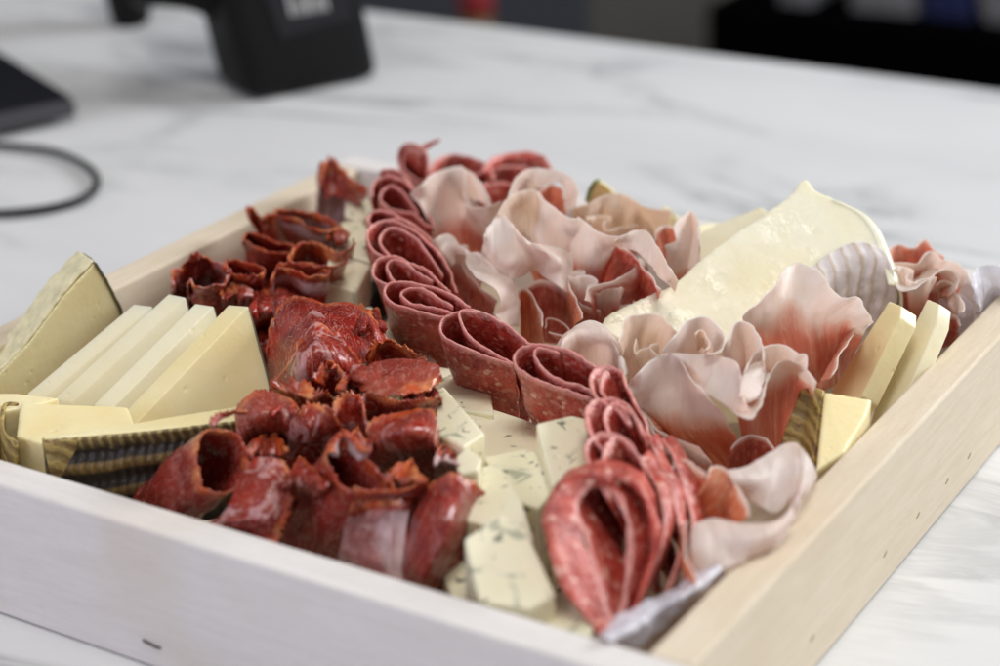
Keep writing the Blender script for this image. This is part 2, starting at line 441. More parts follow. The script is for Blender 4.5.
BLACK = m_plain('black_plastic', (0.004, 0.004, 0.0045), 0.5, spec=0.15, nz=0.15)
BLACK2 = m_plain('dark_screen', (0.006, 0.006, 0.009), 0.25)
INK = m_plain('pale_lettering', (0.30, 0.30, 0.30), 0.5)
METAL = m_plain('staple_metal', (0.10, 0.08, 0.07), 0.4, metal=0.6)
def m_film():
    s = NT('clear_film')
    s.set(col=(0.86, 0.85, 0.93), rough=0.16, spec=0.6)
    s.bump(s.noise(90, 4, dist=1.0), 0.6, 0.003)
    tr = s.n('BsdfTransparent'); mx = s.n('MixShader'); mx.inputs[0].default_value = 0.55
    s.t.links.new(tr.outputs[0], mx.inputs[1]); s.t.links.new(s.b.outputs[0], mx.inputs[2]); s.t.links.new(mx.outputs[0], s.out.inputs[0])
    return s.m
FILM = m_film()
PR = {}
def prosc(fat, kind='a'):
    k = (round(fat, 2), kind)
    if k not in PR:
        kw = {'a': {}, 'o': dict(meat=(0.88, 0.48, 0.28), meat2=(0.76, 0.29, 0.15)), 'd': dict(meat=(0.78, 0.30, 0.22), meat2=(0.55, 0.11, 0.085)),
              'w': dict(fatc=(0.90, 0.76, 0.62), meat=(0.72, 0.36, 0.24), meat2=(0.66, 0.26, 0.18))}[kind]
        PR[k] = m_prosc('cured_ham_%s_%d' % ({'a': 'pink', 'o': 'orange', 'd': 'deep', 'w': 'warm'}[kind], int(fat * 100)), fat, **kw)
    return PR[k]
COP = m_coppa('cured_neck')
COPF = m_coppa('cured_neck_fatty', fat=0.52)
COPB = m_coppa('cured_neck_banded', band=(0.10, 0.28))
COPW = m_coppa('cured_neck_white', band=(0.12, 0.95))
COPO = m_coppa('cured_neck_orange', edge=0.28, fat=0.58)
COPR = m_coppa('cured_neck_red', fat=0.70, base=(0.17, 0.010, 0.008), base2=(0.36, 0.032, 0.022))
COPL = m_coppa('cured_neck_light', fat=0.66, base=(0.20, 0.020, 0.012), base2=(0.36, 0.055, 0.030), edge=0.10)

# ------------------------------------------------------------------ the setting
def boxmesh(name, lo, hi, m, parent=None, bev=0.0, seg=2, kind=None, rotz=0.0, noise_amp=0):
    bm = bmesh.new(); bmesh.ops.create_cube(bm, size=1)
    lo = Vector(lo); hi = Vector(hi); c = (lo + hi) / 2; d = hi - lo
    for v in bm.verts: v.co = Vector((v.co.x * d.x, v.co.y * d.y, v.co.z * d.z))
    if bev: bmesh.ops.bevel(bm, geom=bm.edges[:], offset=bev, segments=seg, profile=0.5, affect='EDGES')
    if rotz: bmesh.ops.rotate(bm, verts=bm.verts[:], matrix=Matrix.Rotation(rotz, 3, 'Z'))
    for v in bm.verts: v.co += c
    me = bpy.data.meshes.new(name); bm.to_mesh(me); bm.free()
    o = link(name, me, m, parent, smooth=False)
    if kind: o['kind'] = kind
    return o
a, b = P(370, 10, 0), P(1000, 89, 0)
d = (b - a).normalized()
p1 = a - d * 2.0; p2 = a + d * 2.6
nrm = Vector((d.y, -d.x, 0))
def slab(name, quad, z0, z1, m, kind=None, parent=None, bev=0.0):
    bm = bmesh.new()
    A = [bm.verts.new((q.x, q.y, z1)) for q in quad]; B = [bm.verts.new((q.x, q.y, z0)) for q in quad]
    bm.faces.new(A); bm.faces.new(B[::-1]); n = len(quad)
    for i in range(n): bm.faces.new((A[i], A[(i + 1) % n], B[(i + 1) % n], B[i]))
    bmesh.ops.recalc_face_normals(bm, faces=bm.faces[:])
    if bev: bmesh.ops.bevel(bm, geom=bm.edges[:], offset=bev, segments=3, profile=0.5, affect='EDGES')
    me = bpy.data.meshes.new(name); bm.to_mesh(me); bm.free()
    o = link(name, me, m, parent, smooth=False)
    if kind: o['kind'] = kind
    return o
slab('countertop', [p1, p2, p2 + nrm * 2.2, p1 + nrm * 2.2], -0.03, 0.0, MARBLE, kind='structure', bev=0.003)
boxmesh('floor', (-5, -3, -0.92), (5, 5, -0.90), m_plain('grey_floor', (0.11, 0.11, 0.115), 0.6, nz=0.2), kind='structure')
boxmesh('wall', (-5, 2.9, -0.90), (5, 3.0, 2.2), m_plain('blue_grey_wall', (0.085, 0.092, 0.115), 0.8, nz=0.1), kind='structure')

# ------------------------------------------------------------------ things far behind the counter
def face_y(name, pts, Y, thick, m, label, cat, bev=0.01):
    q = [PY(x, y, Y) for x, y in pts]
    bm = bmesh.new()
    A = [bm.verts.new(v) for v in q]; B = [bm.verts.new(v + Vector((0, thick, 0))) for v in q]
    bm.faces.new(A); bm.faces.new(B[::-1]); n = len(q)
    for i in range(n): bm.faces.new((A[i], A[(i + 1) % n], B[(i + 1) % n], B[i]))
    bmesh.ops.recalc_face_normals(bm, faces=bm.faces[:])
    bmesh.ops.bevel(bm, geom=bm.edges[:], offset=bev, segments=2, profile=0.5, affect='EDGES')
    me = bpy.data.meshes.new(name); bm.to_mesh(me); bm.free()
    return tag(link(name, me, m, None, smooth=False), label, cat)
face_y('cabinet', [(585, -120), (720, -120), (720, 160), (585, 160)], 2.2, 0.3, m_plain('taupe_panel', (0.15, 0.145, 0.13), 0.6, nz=0.1), 'blurred taupe cabinet end standing behind the counter beside the black cupboard', 'cabinet')
face_y('cupboard', [(704, 2), (1130, 42), (1130, 260), (704, 220)], 1.9, 0.25, m_plain('black_cupboard', (0.002, 0.002, 0.0025), 1.0, spec=0.0), 'blurred black low cupboard behind the counter at the right', 'cupboard')
bg_white = m_plain('grey_white_bag', (0.22, 0.22, 0.235), 0.8, nz=0.2)
face_y('paper_bag', [(852, -40), (908, -40), (918, 30), (846, 30)], 1.93, 0.12, bg_white, 'blurred pale grey bag on the black cupboard left of the blue cloth', 'bag')
face_y('folded_towel', [(778, -40), (812, -40), (812, 18), (776, 16)], 1.93, 0.12, m_plain('dim_grey', (0.22, 0.22, 0.24), 0.7, nz=0.2), 'small blurred grey towel, leftmost thing on the black cupboard', 'towel')
face_y('blue_cloth', [(920, -40), (962, -40), (978, 40), (918, 36)], 1.93, 0.12, m_plain('navy_cloth', (0.012, 0.018, 0.09), 0.7, nz=0.2), 'blurred navy blue cloth on the black cupboard between two pale bags', 'cloth')
face_y('plastic_bag', [(968, -40), (1060, -40), (1060, 50), (986, 44)], 1.93, 0.12, bg_white, 'blurred pale bag at the right end of the black cupboard', 'bag')
t = empty('sauce_bottle', PY(476, 60, 1.55), 'blurred bottle with red cap and brown body just behind the counter edge', 'bottle')
def lathe(name, prof, c, m, parent=None, n=32):
    bm = bmesh.new(); rings = []
    for r, z in prof: rings.append([bm.verts.new((c.x + r * math.cos(2 * math.pi * k / n), c.y + r * math.sin(2 * math.pi * k / n), c.z + z)) for k in range(n)])
    for A, B in zip(rings, rings[1:]):
        for k in range(n): bm.faces.new((A[k], A[(k + 1) % n], B[(k + 1) % n], B[k]))
    bm.faces.new(rings[-1]); bm.faces.new(rings[0][::-1])
    me = bpy.data.meshes.new(name); bm.to_mesh(me); bm.free()
    return link(name, me, m, parent)
bc = PY(476, 14, 1.55)
lathe('bottle_body', [(0.022, -0.16), (0.024, -0.15), (0.024, -0.02), (0.018, 0.0)], bc, m_plain('brown_glass', (0.10, 0.07, 0.02), 0.3), t)
lathe('cap', [(0.018, 0.001), (0.020, 0.004), (0.020, 0.035), (0.016, 0.04)], bc, m_plain('red_cap', (0.26, 0.02, 0.025), 0.4), t)

# ------------------------------------------------------------------ black devices on the counter
t = empty('card_reader', P(320, 92, 0), 'black plastic card reader with pale lettering standing at the back of the counter', 'card reader')
A0, A1, A2 = P(254, 105, 0), P(383, 80, 0), P(222, 60, 0)
fr = (A1 - A0); sd = Vector((-fr.y, fr.x, 0)).normalized()
back = sd * 0.045
lean = Vector((0, 0, 0.16)) - fr.normalized() * 0.010 + sd * 0.02
bq = [A0 + Vector((0, 0, .001)), A1 + Vector((0, 0, .001)), A1 + back + Vector((0, 0, .001)), A0 + back + Vector((0, 0, .001))]
tq = [q + lean + (fr.normalized() * (-0.008 if i in (1, 2) else -0.012)) for i, q in enumerate(bq)]
bm = bmesh.new(); vb = [bm.verts.new(q) for q in bq]; vt = [bm.verts.new(q) for q in tq]
bm.faces.new(vb[::-1]); bm.faces.new(vt)
for i in range(4): bm.faces.new((vb[i], vb[(i + 1) % 4], vt[(i + 1) % 4], vt[i]))
bmesh.ops.recalc_face_normals(bm, faces=bm.faces[:])
bmesh.ops.bevel(bm, geom=bm.edges[:], offset=0.008, segments=5, profile=0.5, affect='EDGES')
me = bpy.data.meshes.new('casing'); bm.to_mesh(me); bm.free(); link('casing', me, BLACK, t)
def onface(u, h, off):  # point on the reader's face
    return A0 + fr * u + lean * (h / 0.16) + Vector((0, 0, .001)) - sd * off - fr.normalized() * (0.010 * h / 0.16)
def strip(name, uhs, off, m, parent, th=0.0015):
    bm = bmesh.new(); A = [bm.verts.new(onface(u, h, off)) for u, h in uhs]; B = [bm.verts.new(onface(u, h, off - th)) for u, h in uhs]
    bm.faces.new(A); bm.faces.new(B[::-1]); n = len(uhs)
    for i in range(n): bm.faces.new((A[i], A[(i + 1) % n], B[(i + 1) % n], B[i]))
    bmesh.ops.recalc_face_normals(bm, faces=bm.faces[:])
    me = bpy.data.meshes.new(name); bm.to_mesh(me); bm.free(); return link(name, me, m, parent, smooth=False)
pl = strip('badge', [(0.30, 0.032), (0.86, 0.036), (0.88, 0.062), (0.24, 0.062)], 0.0010, BLACK2, t)
u = 0.40
for i, w in enumerate((0.03, 0.018, 0.018, 0.04, 0.018, 0.03, 0.03)):
    h = 0.012 if i in (0, 3) else 0.009
    strip('letter', [(u, 0.043), (u + w, 0.043), (u + w, 0.043 + h), (u, 0.043 + h)], 0.0022, INK, pl, 0.0008)
    u += w + 0.018
# the carrying arm and the foot left of the casing
def tube(name, pts, r, m, parent=None, n=10, res=60, rr=None):
    c = spline(pts, res); bm = bmesh.new(); rings = []
    for i, p in enumerate(c):
        d = (c[min(i + 1, res - 1)] - c[max(i - 1, 0)]).normalized()
        s = d.cross(Vector((0, 0, 1)))
        if s.length < 1e-4: s = Vector((1, 0, 0))
        s.normalize(); q = s.cross(d); R_ = r * (rr(i / (res - 1)) if rr else 1)
        rings.append([bm.verts.new(p + (s * math.cos(2 * math.pi * k / n) + q * math.sin(2 * math.pi * k / n)) * R_) for k in range(n)])
    for A, B in zip(rings, rings[1:]):
        for k in range(n): bm.faces.new((A[k], A[(k + 1) % n], B[(k + 1) % n], B[k]))
    bm.faces.new(rings[0][::-1]); bm.faces.new(rings[-1])
    bmesh.ops.recalc_face_normals(bm, faces=bm.faces[:])
    me = bpy.data.meshes.new(name); bm.to_mesh(me); bm.free()
    return link(name, me, m, parent)
tube('handle', [P(245, 40, 30), P(225, 10, 45), P(200, -6, 55), P(165, -12, 60), P(140, -10, 55)], 0.010, BLACK, t)
lathe('foot', [(0.007, 0.0), (0.0115, 0.003), (0.017, 0.035), (0.021, 0.07)], P(131, 25, 0), BLACK, t)

t = empty('tablet', P(40, 100, 0), 'flat black tablet lying at the left edge of the counter above the cable', 'tablet')
c0 = P(76, 98, 14); c1 = P(-60, 14, 14)
e1 = (c1 - c0); e2 = (P(-40, 122, 14) - c0)
quad = [c0, c0 + e1, c0 + e1 + e2 * 1.2, c0 + e2 * 1.2]
slab('body', quad, 0.004, 0.013, m_plain('dark_grey_case', (0.045, 0.045, 0.05), 0.4), parent=t, bev=0.002)
slab('screen', [c0.lerp(quad[2], .02), quad[1].lerp(quad[3], .02), quad[2].lerp(c0, .02), quad[3].lerp(quad[1], .02)], 0.0133, 0.0145, BLACK2, parent=t, bev=0.0004)
tag(tube('cable', [P(-60, 150, 3), P(-20, 145, 3), P(20, 147, 3), P(58, 153, 3), P(88, 167, 3), P(97, 182, 3), P(86, 197, 3), P(60, 206, 3), P(20, 212, 3), P(-20, 213, 3), P(-60, 208, 3)], 0.0018, m_plain('cable_rubber', (0.004, 0.004, 0.004), 0.6, spec=0.15), res=90),
    'thin black cable looping over the counter at the left edge', 'cable')

# ------------------------------------------------------------------ the tray
TW, TD, TH, TT = 0.3028, 0.3, 0.0458, 0.0125
tray = empty('wooden_tray', (-TW / 2, TD / 2, 0), 'square pale wooden tray with low straight sides holding the meats and cheeses', 'tray')
boxmesh('side_panel', (-TW, 0, 0.0004), (0, TT, TH), WOODX, tray, 0.0009)
boxmesh('side_panel', (-TW, TD - TT, 0.0004), (0, TD, TH), WOODX, tray, 0.0009)
boxmesh('side_panel', (-TT, TT + .0002, 0.0004), (0, TD - TT - .0002, TH - .0002), WOODY, tray, 0.0009)
boxmesh('side_panel', (-TW, TT + .0002, 0.0004), (-TW + TT, TD - TT - .0002, TH - .0002), WOODY, tray, 0.0009)
boxmesh('base_panel', (-TW + TT + .0002, TT + .0002, 0.001), (-TT - .0002, TD - TT - .0002, 0.006), WOODY, tray)
def onfront(x, y):
    d = _M @ Vector(((x - 500) / _f, -(y - 333) / _f, -1)); return _C + d * ((0 - _C.y) / d.y)
def onright(x, y):
    d = _M @ Vector(((x - 500) / _f, -(y - 333) / _f, -1)); return _C + d * ((0 - _C.x) / d.x)
q0, q1 = onfront(143, 640), onfront(161, 648)
tube('staple', [q0 + V(0, .2, 0), q0 + V(1, -.4, 0), q1 + V(-1, -.4, 0), q1 + V(0, .2, 0)], 0.0004, METAL, tray, n=6, res=16)
for (x, y) in ((885, 554), (918, 515), (947, 481), (969, 456), (812, 638)):
    q = onright(x, y)
    tube('staple', [q + V(-.3, -1.6, -.5), q + V(.02, -.8, -.3), q + V(.02, .8, .4), q + V(-.3, 1.6, .6)], 0.0003, m_plain('rusty_mark', (0.36, 0.24, 0.13), 0.6) if x == 885 else bpy.data.materials['rusty_mark'], tray, n=6, res=12)
# ------------------------------------------------------------------ aged cheese wedges, left
def wedge_thing(label, cat='cheese wedge', group=None, loc=None, name='cheese_wedge'):
    return empty(name, loc, label, cat, group)
G_SL = 'pale cheese slices leaning in a row at the left of the tray'
# back wedge
f = px([(95, 263, 70), (108, 284, 62), (122, 312, 50), (122, 360, 32), (90, 392, 26), (20, 405, 26), (-14, 400, 30), (-10, 385, 36), (30, 342, 50), (64, 296, 62)], 50)
wo = P(95, 263, 70); wn = (P(122, 350, 30) - wo).cross(P(4, 396, 30) - wo).normalized()
f = [PP(x, y, wo, wn) for x, y in ((95, 263), (108, 284), (121, 312), (124, 350), (96, 400), (20, 410), (-16, 404), (-12, 385), (30, 342), (64, 296))]
t = wedge_thing('large cheese wedge with grey rind standing behind the leaning slices at the left edge', loc=P(60, 390, 10))
vb = V(-13, 7, -1)
solid('cheese_block', f, vb, MAN, t)
rr = [f[0], f[9], f[8], f[7]]
sheet('rind', [(0, [0])] and [[q + V(-.5, 0, .6) for q in (f[0], f[9], f[8], f[7])], [q + vb + V(-.5, 0, .6) for q in (f[0], f[9], f[8], f[7])]], GREY, th=1.2, parent=t, raw=True, amp=0.6, freq=200)
sheet('rind', [[q + V(.5, -.3, .1) for q in (f[0], f[1], f[2], f[3])], [q + vb + V(.5, .3, .1) for q in (f[0], f[1], f[2], f[3])]], DRIND, th=1.0, parent=t, raw=True, amp=0.4, freq=200)
# four slices: top corner, right corner, lower left
sl = [((153, 306, 58), (136, 304, 58), (46, 396, 34), 'narrow leaning cheese slice nearest the grey rinded wedge'),
      ((186, 297, 62), (166, 293, 62), (72, 402, 34), 'leaning cheese slice that stands highest of the four in the row'),
      ((214, 306, 60), (194, 303, 60), (112, 408, 36), 'leaning cheese slice just behind the broad front slice'),
      ((249, 306, 62), (222, 304, 62), (122, 438, 32), 'broad cheese slice showing its whole face, front one of the leaning row')]
for i, (a, b, c, lab) in enumerate(sl):
    top = P(*a); topl = P(*b); bl = P(*c)
    th = topl - top; th.z = 0
    th = th.normalized() * 0.0072
    rb = P(a[0] + 22, a[1] + 84, a[2] - 26)
    fn = (rb - top).cross(bl - top).normalized()
    rb2 = PP(a[0] + 22, a[1] + 124, top, fn)
    bl2 = PP(c[0] - 2, c[1] + 30, top, fn)
    t = wedge_thing(lab, 'cheese slice', G_SL, P(a[0], a[1] + 100, 8), 'cheese_slice')
    solid('cheese_block', [top, rb, rb2, bl2, bl], th, MANP if i < 3 else MAN, t, crisp=.5)
    q = [top + V(.1, 0, -.3), top.lerp(rb, .5) + V(.5, 0, -.2), rb + V(.1, 0, 0), rb2 + V(.1, 0, 0)]
    sheet('rind', [q, [p + th for p in q]], DRIND, th=0.5, parent=t, raw=True, amp=0.2, nu=30, nv=6)
# lying pieces in front
t = wedge_thing('cheese piece lying flat below the leaning slices, brown rind at its left end', loc=P(60, 450, 10))
f = px([(8, 402, 44), (120, 404, 44), (136, 436, 42), (80, 444, 42), (18, 446, 42), (6, 424, 43)], 44)
f = px([(20, 402, 45), (128, 406, 45), (140, 440, 44), (40, 443, 44), (16, 436, 44)], 44)
solid('cheese_block', f, V(0, 0, -26), MAN, t)
sheet('rind', [(45, [(19, 402), (4, 404), (3, 430), (17, 441)]), (22, [(19, 472), (5, 470), (3, 494), (17, 512)])], HERR, th=1.5, parent=t, amp=0.2, nu=30)
t = wedge_thing('yellow cheese piece mostly cut off by the left edge, behind the brown rinded piece', loc=P(-10, 430, 10))
solid('cheese_block', px([(-40, 393, 44), (16, 393, 44), (60, 398, 44), (40, 404, 44), (-2, 412, 44), (-6, 436, 44), (-50, 425, 44)], 44), V(0, 0, -26), MAN, t)
# woven rind wedge
t = wedge_thing('cheese wedge lying with its dark woven rind towards the front wall', loc=P(140, 470, 8))
A_ = [P(44, 439, 49), P(82, 436, 49), P(160, 429, 50), P(238, 420, 50), P(290, 418, 50)]
bk = [p + V(-12, 26, 0) for p in A_]
solid('cheese_block', [A_[0], A_[2], A_[4], A_[4] + V(-14, 6, 0), A_[0] + V(2, 5, 0)], V(0, 0, -32), MAN, t)
sheet('rind', [[p + V(.6, -1.2, .3) for p in A_], [p + V(1.6, -2.6, -16) for p in A_], [p + V(.6, -1.2, -32) for p in A_]], WEAVE, th=1.6, parent=t, raw=True, amp=0.3, nu=120, nv=40, rag=0.3)
sheet('rind', [[A_[0] + V(-.3, 0, .5), A_[0] + V(3, -1.2, .6), A_[1] + V(0, -2.2, .5)], [A_[0] + V(-.3, 0, -26), A_[0] + V(3, -1.7, -26), A_[1] + V(0, -2.8, -26)]], HERR, th=1.0, parent=t, raw=True, amp=0.2, nu=30)

# ------------------------------------------------------------------ blue cheese
G_B = 'blue veined cheese cubes between the two lines of meat'
def cube(top, zt, h, label, vec=None, m=None, disp=0.25, sm=12):
    rg = random.Random(len(label) * 7 + int(top[0][0])); xm = sum(q[0] for q in top) / len(top); ym = sum(q[1] for q in top) / len(top)
    kx, ky = rg.uniform(-.10, .10), rg.uniform(-.05, .10)
    top = [(q[0], q[1], (q[2] if len(q) > 2 else zt) + kx * (q[0] - xm) + ky * (q[1] - ym)) for q in top]
    o = solid('blue_cheese_cube', px(top, zt), vec or V(0, 0, -h), m or BLUE, crisp=.8)
    return tag(o, label, 'cheese cube', G_B)
cube([(346, 197), (368, 196), (376, 212), (358, 222), (344, 214)], 50, 30, 'small pale cheese cube farthest back, beside the fat streaked roll near the tray corner')
cube([(340, 222), (362, 220), (374, 238), (372, 262), (336, 252)], 50, 34, 'smooth pale cheese cube just behind the cube with the thin dark slit')
cube([(331, 251), (371, 265), (356, 292, 46), (321, 282, 46)], 52, 32, 'pale cheese cube with a thin dark slit, above the dark gap')
cube([(360, 308), (372, 306), (398, 342), (384, 352), (362, 330)], 44, 28, 'crumbly white cheese corner showing between dark red meat and the salami line')
cube([(392, 330), (402, 332), (436, 360), (428, 380), (396, 352)], 36, 22, 'flat blue cheese sliver deep below the salami line')
cube([(436, 366), (450, 368), (491, 394), (494, 414), (462, 410), (434, 392)], 40, 28, 'shaded grey looking cheese cube with one dark vein right under the salami line')
cube([(430, 392, 56), (444, 386, 56), (485, 433, 52), (463, 447, 52), (428, 430, 52)], 54, 34, 'white blue cheese cube leaning against the dark red meat')
cube([(462, 404), (476, 403), (552, 428), (564, 470), (524, 484), (480, 466)], 40, 28, 'long smooth cheese slab lying behind the other cubes, its back edge under the salami')
cube([(456, 456, 56), (467, 447, 56), (482, 458, 56), (478, 470, 55), (458, 474, 55)], 56, 14, 'small yellowish cheese chunk between the leaning white cube and the red roll')
cube([(536, 423, 57), (571, 415, 57), (586, 418, 57), (594, 470, 50), (553, 488, 49)], 56, 34, 'upright blue cheese cube with two dark slits, leaning on the salami line')
cube([(483, 457, 48), (524, 448, 49), (540, 452, 49), (554, 490, 46), (538, 508, 45), (516, 500, 45)], 52, 30, 'blue cheese block amid the pile with a dark dot in its corner')
cube([(452, 474, 52), (498, 462, 52), (522, 500, 50), (534, 540, 47), (500, 528, 48), (466, 520, 50)], 52, 34, 'cheese block with a brown crack along its edge, behind the frontmost block')
cube([(464, 538, 54), (502, 514, 54), (524, 524, 54), (556, 594, 46), (531, 608, 45), (480, 601, 46)], 54, 34, 'frontmost blue cheese block with grey veins close to the front wall')
cube([(520, 598, 40), (566, 590, 40), (600, 622, 38), (586, 636, 38), (524, 622, 38)], 40, 26, 'pale cheese slice lying low against the front wall beside the folded salami')
cube([(436, 560, 36), (462, 552, 36), (486, 604, 34), (452, 596, 34)], 36, 24, 'brownish shaded cheese piece low between the red roll and the frontmost block')

bm = bmesh.new(); bmesh.ops.create_icosphere(bm, subdivisions=4, radius=0.0085)  # dark glossy ellipsoid set into the gap beside the salami line
oc = P(378, 302, 32)
for v in bm.verts: v.co = Vector((v.co.x * .8, v.co.y * 1.4, v.co.z * 1.0)) + oc
me = bpy.data.meshes.new('ellipsoid'); bm.to_mesh(me); bm.free()
tag(link('ellipsoid', me, m_plain('dark_gloss', (0.012, 0.014, 0.008), 0.3)), 'dark glossy olive in the gap between pale cheese cubes and salami', 'ellipsoid')

# ------------------------------------------------------------------ salami
G_S = 'folded salami slices overlapping in a curved line'
SK = dict(rag=0.9, ragf=700, amp=0.9, freq=75, crease=0.7, cf=40)
def sal(label, *parts, loc=None):
    """each part is ('roll', rim, base, opts) or ('sheet', rows, opts)"""
    multi = len(parts) > 1
    par = empty('salami_slice', loc, label, 'salami slice', G_S) if multi else None
    for p in parts:
        if p[0] == 'roll':
            ys = [q[1] for q in p[1]]; ym = (max(ys) + min(ys)) / 2; zr_ = (p[3] if len(p) > 3 else {}).get('zr', 60)
            p = (p[0], [(q[0], q[1], (q[2] if len(q) > 2 else zr_) + max(-5, min(6, (.22 if max(q_[0] for q_ in p[1]) < 620 else .05) * (ym - q[1])))) for q in p[1]]) + tuple(p[2:])
            o = roll('fold' if multi else 'salami_slice', p[1], p[2], SAL, th=1.05, parent=par, **{**SK, **(p[3] if len(p) > 3 else {})})
        else:
            o = sheet('fold' if multi else 'salami_slice', p[1], SAL, th=1.05, parent=par, **{**SK, **(p[2] if len(p) > 2 else {})})
        if not multi: tag(o, label, 'salami slice', G_S)
    return o
def Z(z, pts): return [(p[0], p[1], p[2] if len(p) > 2 else z) for p in pts]
# far row along the back wall
sal('brown red salami slice folded flat behind the leftmost ham ribbon at the back wall',
    ('sheet', [(56, [(430, 170), (436, 160), (446, 155), (458, 154), (472, 157), (486, 164), (496, 176)]), (52, [(432, 178), (442, 166), (456, 161), (470, 165), (482, 174), (492, 186)]), (30, [(438, 205), (450, 200), (462, 200), (474, 204), (486, 208), (494, 214)])]))
sal('arched salami slice at the back wall, highest of the back row',
    ('sheet', [(58, [(482, 172), (488, 161), (500, 155), (516, 152), (534, 153), (546, 158), (552, 168), (553, 182)]), (54, [(486, 176), (494, 168), (506, 164), (518, 163), (532, 164), (542, 168), (546, 174), (548, 186)]), (28, [(490, 214), (500, 212), (510, 210), (520, 210), (530, 212), (538, 214), (544, 218)])]))
sal('crumpled salami slice tucked under the arched one at the back wall',
    ('sheet', [(56, [(472, 176), (486, 170), (500, 168), (516, 166), (530, 168)]), (50, [(474, 188), (488, 182), (500, 178), (514, 178), (526, 180)]), (34, [(482, 222), (494, 222), (506, 220), (518, 218), (530, 216)])], {'amp': 1.0, 'freq': 160}),
    ('sheet', [(54, [(478, 186), (490, 182), (502, 182), (514, 186)]), (44, [(484, 206), (494, 206), (504, 204), (514, 202)]), (30, [(486, 230), (496, 230), (506, 228), (514, 228)])], {'amp': 0.8}), loc=P(500, 230, 10))
# curved line, from the back corner to the front
def spiral(c, rx, ry, rot, z, turns=1.6, tip=0.5, zt=0, n=26, start=0.0, pinch=0.35):
    """rim of a folded slice: a flattened loop that winds inwards, centre and radii in photo pixels"""
    out = []
    for i in range(n):
        t_ = i / (n - 1); a_ = start + turns * 2 * math.pi * t_; k = 1 - (1 - tip) * t_
        x = math.cos(a_) * rx * k; y = math.sin(a_) * ry * k
        y *= 1 - pinch * max(0, math.cos(a_))          # pointed at one end: a teardrop
        X = x * math.cos(rot) - y * math.sin(rot); Y = x * math.sin(rot) + y * math.cos(rot)
        out.append((c[0] + X, c[1] + Y, z - zt * math.sin(a_) * k))
    return out
sal('wispy tipped salami slice farthest back in the curved line',
    ('roll', spiral((415, 163), 25, 17, R(62), 62, 1.7, .55, zt=5), (420, 212, 34), {'s': .6}),
    ('sheet', [(64, [(422, 146), (428, 143), (436, 140, 66), (440, 139, 67)]), (62, [(424, 151), (430, 148), (436, 142, 66), (440, 139, 67)])], {'nu': 20, 'nv': 6}), loc=P(415, 230, 10))
sal('salami slice second from the back of the curved line', ('roll', spiral((400, 185), 28, 13, R(38), 61, 1.6, .6, zt=4), (404, 232, 32), {'s': .7}))
sal('salami slice with a small round fold, third from the back of the curved line',
    ('roll', [(374, 196), (373, 184), (380, 177), (392, 176), (406, 182), (418, 194), (428, 210), (434, 226), (426, 224), (414, 214), (402, 212), (390, 208), (382, 200), (383, 191), (391, 186), (401, 190), (411, 201), (420, 213)], (398, 250, 30), {'s': .75, 'zr': 61}))
sal('thin edged salami slice between the small round fold and the wide open loop',
    ('roll', [(438, 246), (424, 232), (410, 222), (396, 213), (382, 210), (370, 212), (366, 220), (372, 226), (386, 222), (400, 220), (414, 226), (428, 240), (440, 256)], (400, 272, 28), {'s': .8, 'zr': 61}))
sal('salami slice with a wide open loop beside the pale cheese cubes',
    ('roll', [(458, 292), (450, 272), (438, 252), (418, 231), (396, 220), (377, 222), (367, 232), (370, 246), (384, 256), (398, 262), (412, 266), (404, 262), (386, 250), (380, 238), (386, 229), (398, 228), (413, 236), (430, 254), (444, 276)], (412, 322, 26), {'s': .65, 'zr': 62}))
sal('small looped salami slice right below the wide open loop',
    ('roll', [(452, 292), (438, 278), (424, 268), (410, 262), (400, 256), (384, 256), (374, 262), (374, 274), (384, 282), (396, 284), (390, 276), (387, 266), (393, 260), (404, 263), (418, 272), (432, 282)], (416, 340, 24), {'s': .65, 'zr': 62}))
sal('salami slice with a long narrow eye shaped opening, left of the three big ones',
    ('roll', [(470, 308), (450, 295), (430, 285), (408, 281), (390, 283), (384, 290), (390, 299), (404, 307), (424, 312), (446, 316), (462, 318), (448, 312), (424, 305), (406, 299), (400, 293), (407, 288), (422, 289), (438, 296), (454, 306)], (428, 372, 22), {'s': .6, 'zr': 62, 'bulge': .10}))
sal('big salami slice with an inner fold crossing its opening, middle of the curved line',
    ('roll', [(532, 344), (514, 330), (500, 320), (486, 313), (468, 309), (452, 311), (442, 317), (439, 328), (448, 339), (464, 347), (482, 354), (500, 360), (514, 364), (506, 358), (488, 349), (473, 338), (464, 325), (461, 311), (474, 310), (490, 314)], (498, 424, 18), {'s': .6, 'zr': 63, 'bulge': .10}))
sal('big salami slice directly behind the upright blue cheese cube with two slits',
    ('roll', [(604, 374), (586, 359), (568, 350), (548, 344), (530, 344), (518, 349), (514, 359), (522, 369), (536, 378), (554, 386), (574, 392), (594, 398), (588, 388), (566, 381), (549, 373), (538, 362), (534, 352), (542, 347), (560, 352)], (572, 462, 20), {'s': .6, 'zr': 63, 'bulge': .08}))
sal('salami slice with a hooked fold where the curved line turns to the front',
    ('roll', [(670, 470, 52), (654, 438, 58), (644, 418, 60), (634, 400), (626, 384), (621, 372), (612, 366), (601, 365), (592, 371), (588, 384), (594, 396), (606, 404), (618, 412), (630, 424), (622, 408), (608, 396), (600, 384), (601, 374), (608, 370)], (672, 515, 26), {'s': .4, 'zr': 64}))
sal('salami slice with a dark round pocket, below the hooked fold',
    ('roll', [(666, 500, 48), (658, 470, 54), (650, 442, 58), (640, 420), (630, 408), (620, 400), (606, 397), (592, 400), (583, 412), (584, 428), (592, 440), (600, 446), (608, 452), (610, 436), (605, 420), (605, 409), (612, 403), (622, 404), (632, 414), (642, 432), (650, 456, 56)], (672, 548, 26), {'s': .4, 'zr': 63}))
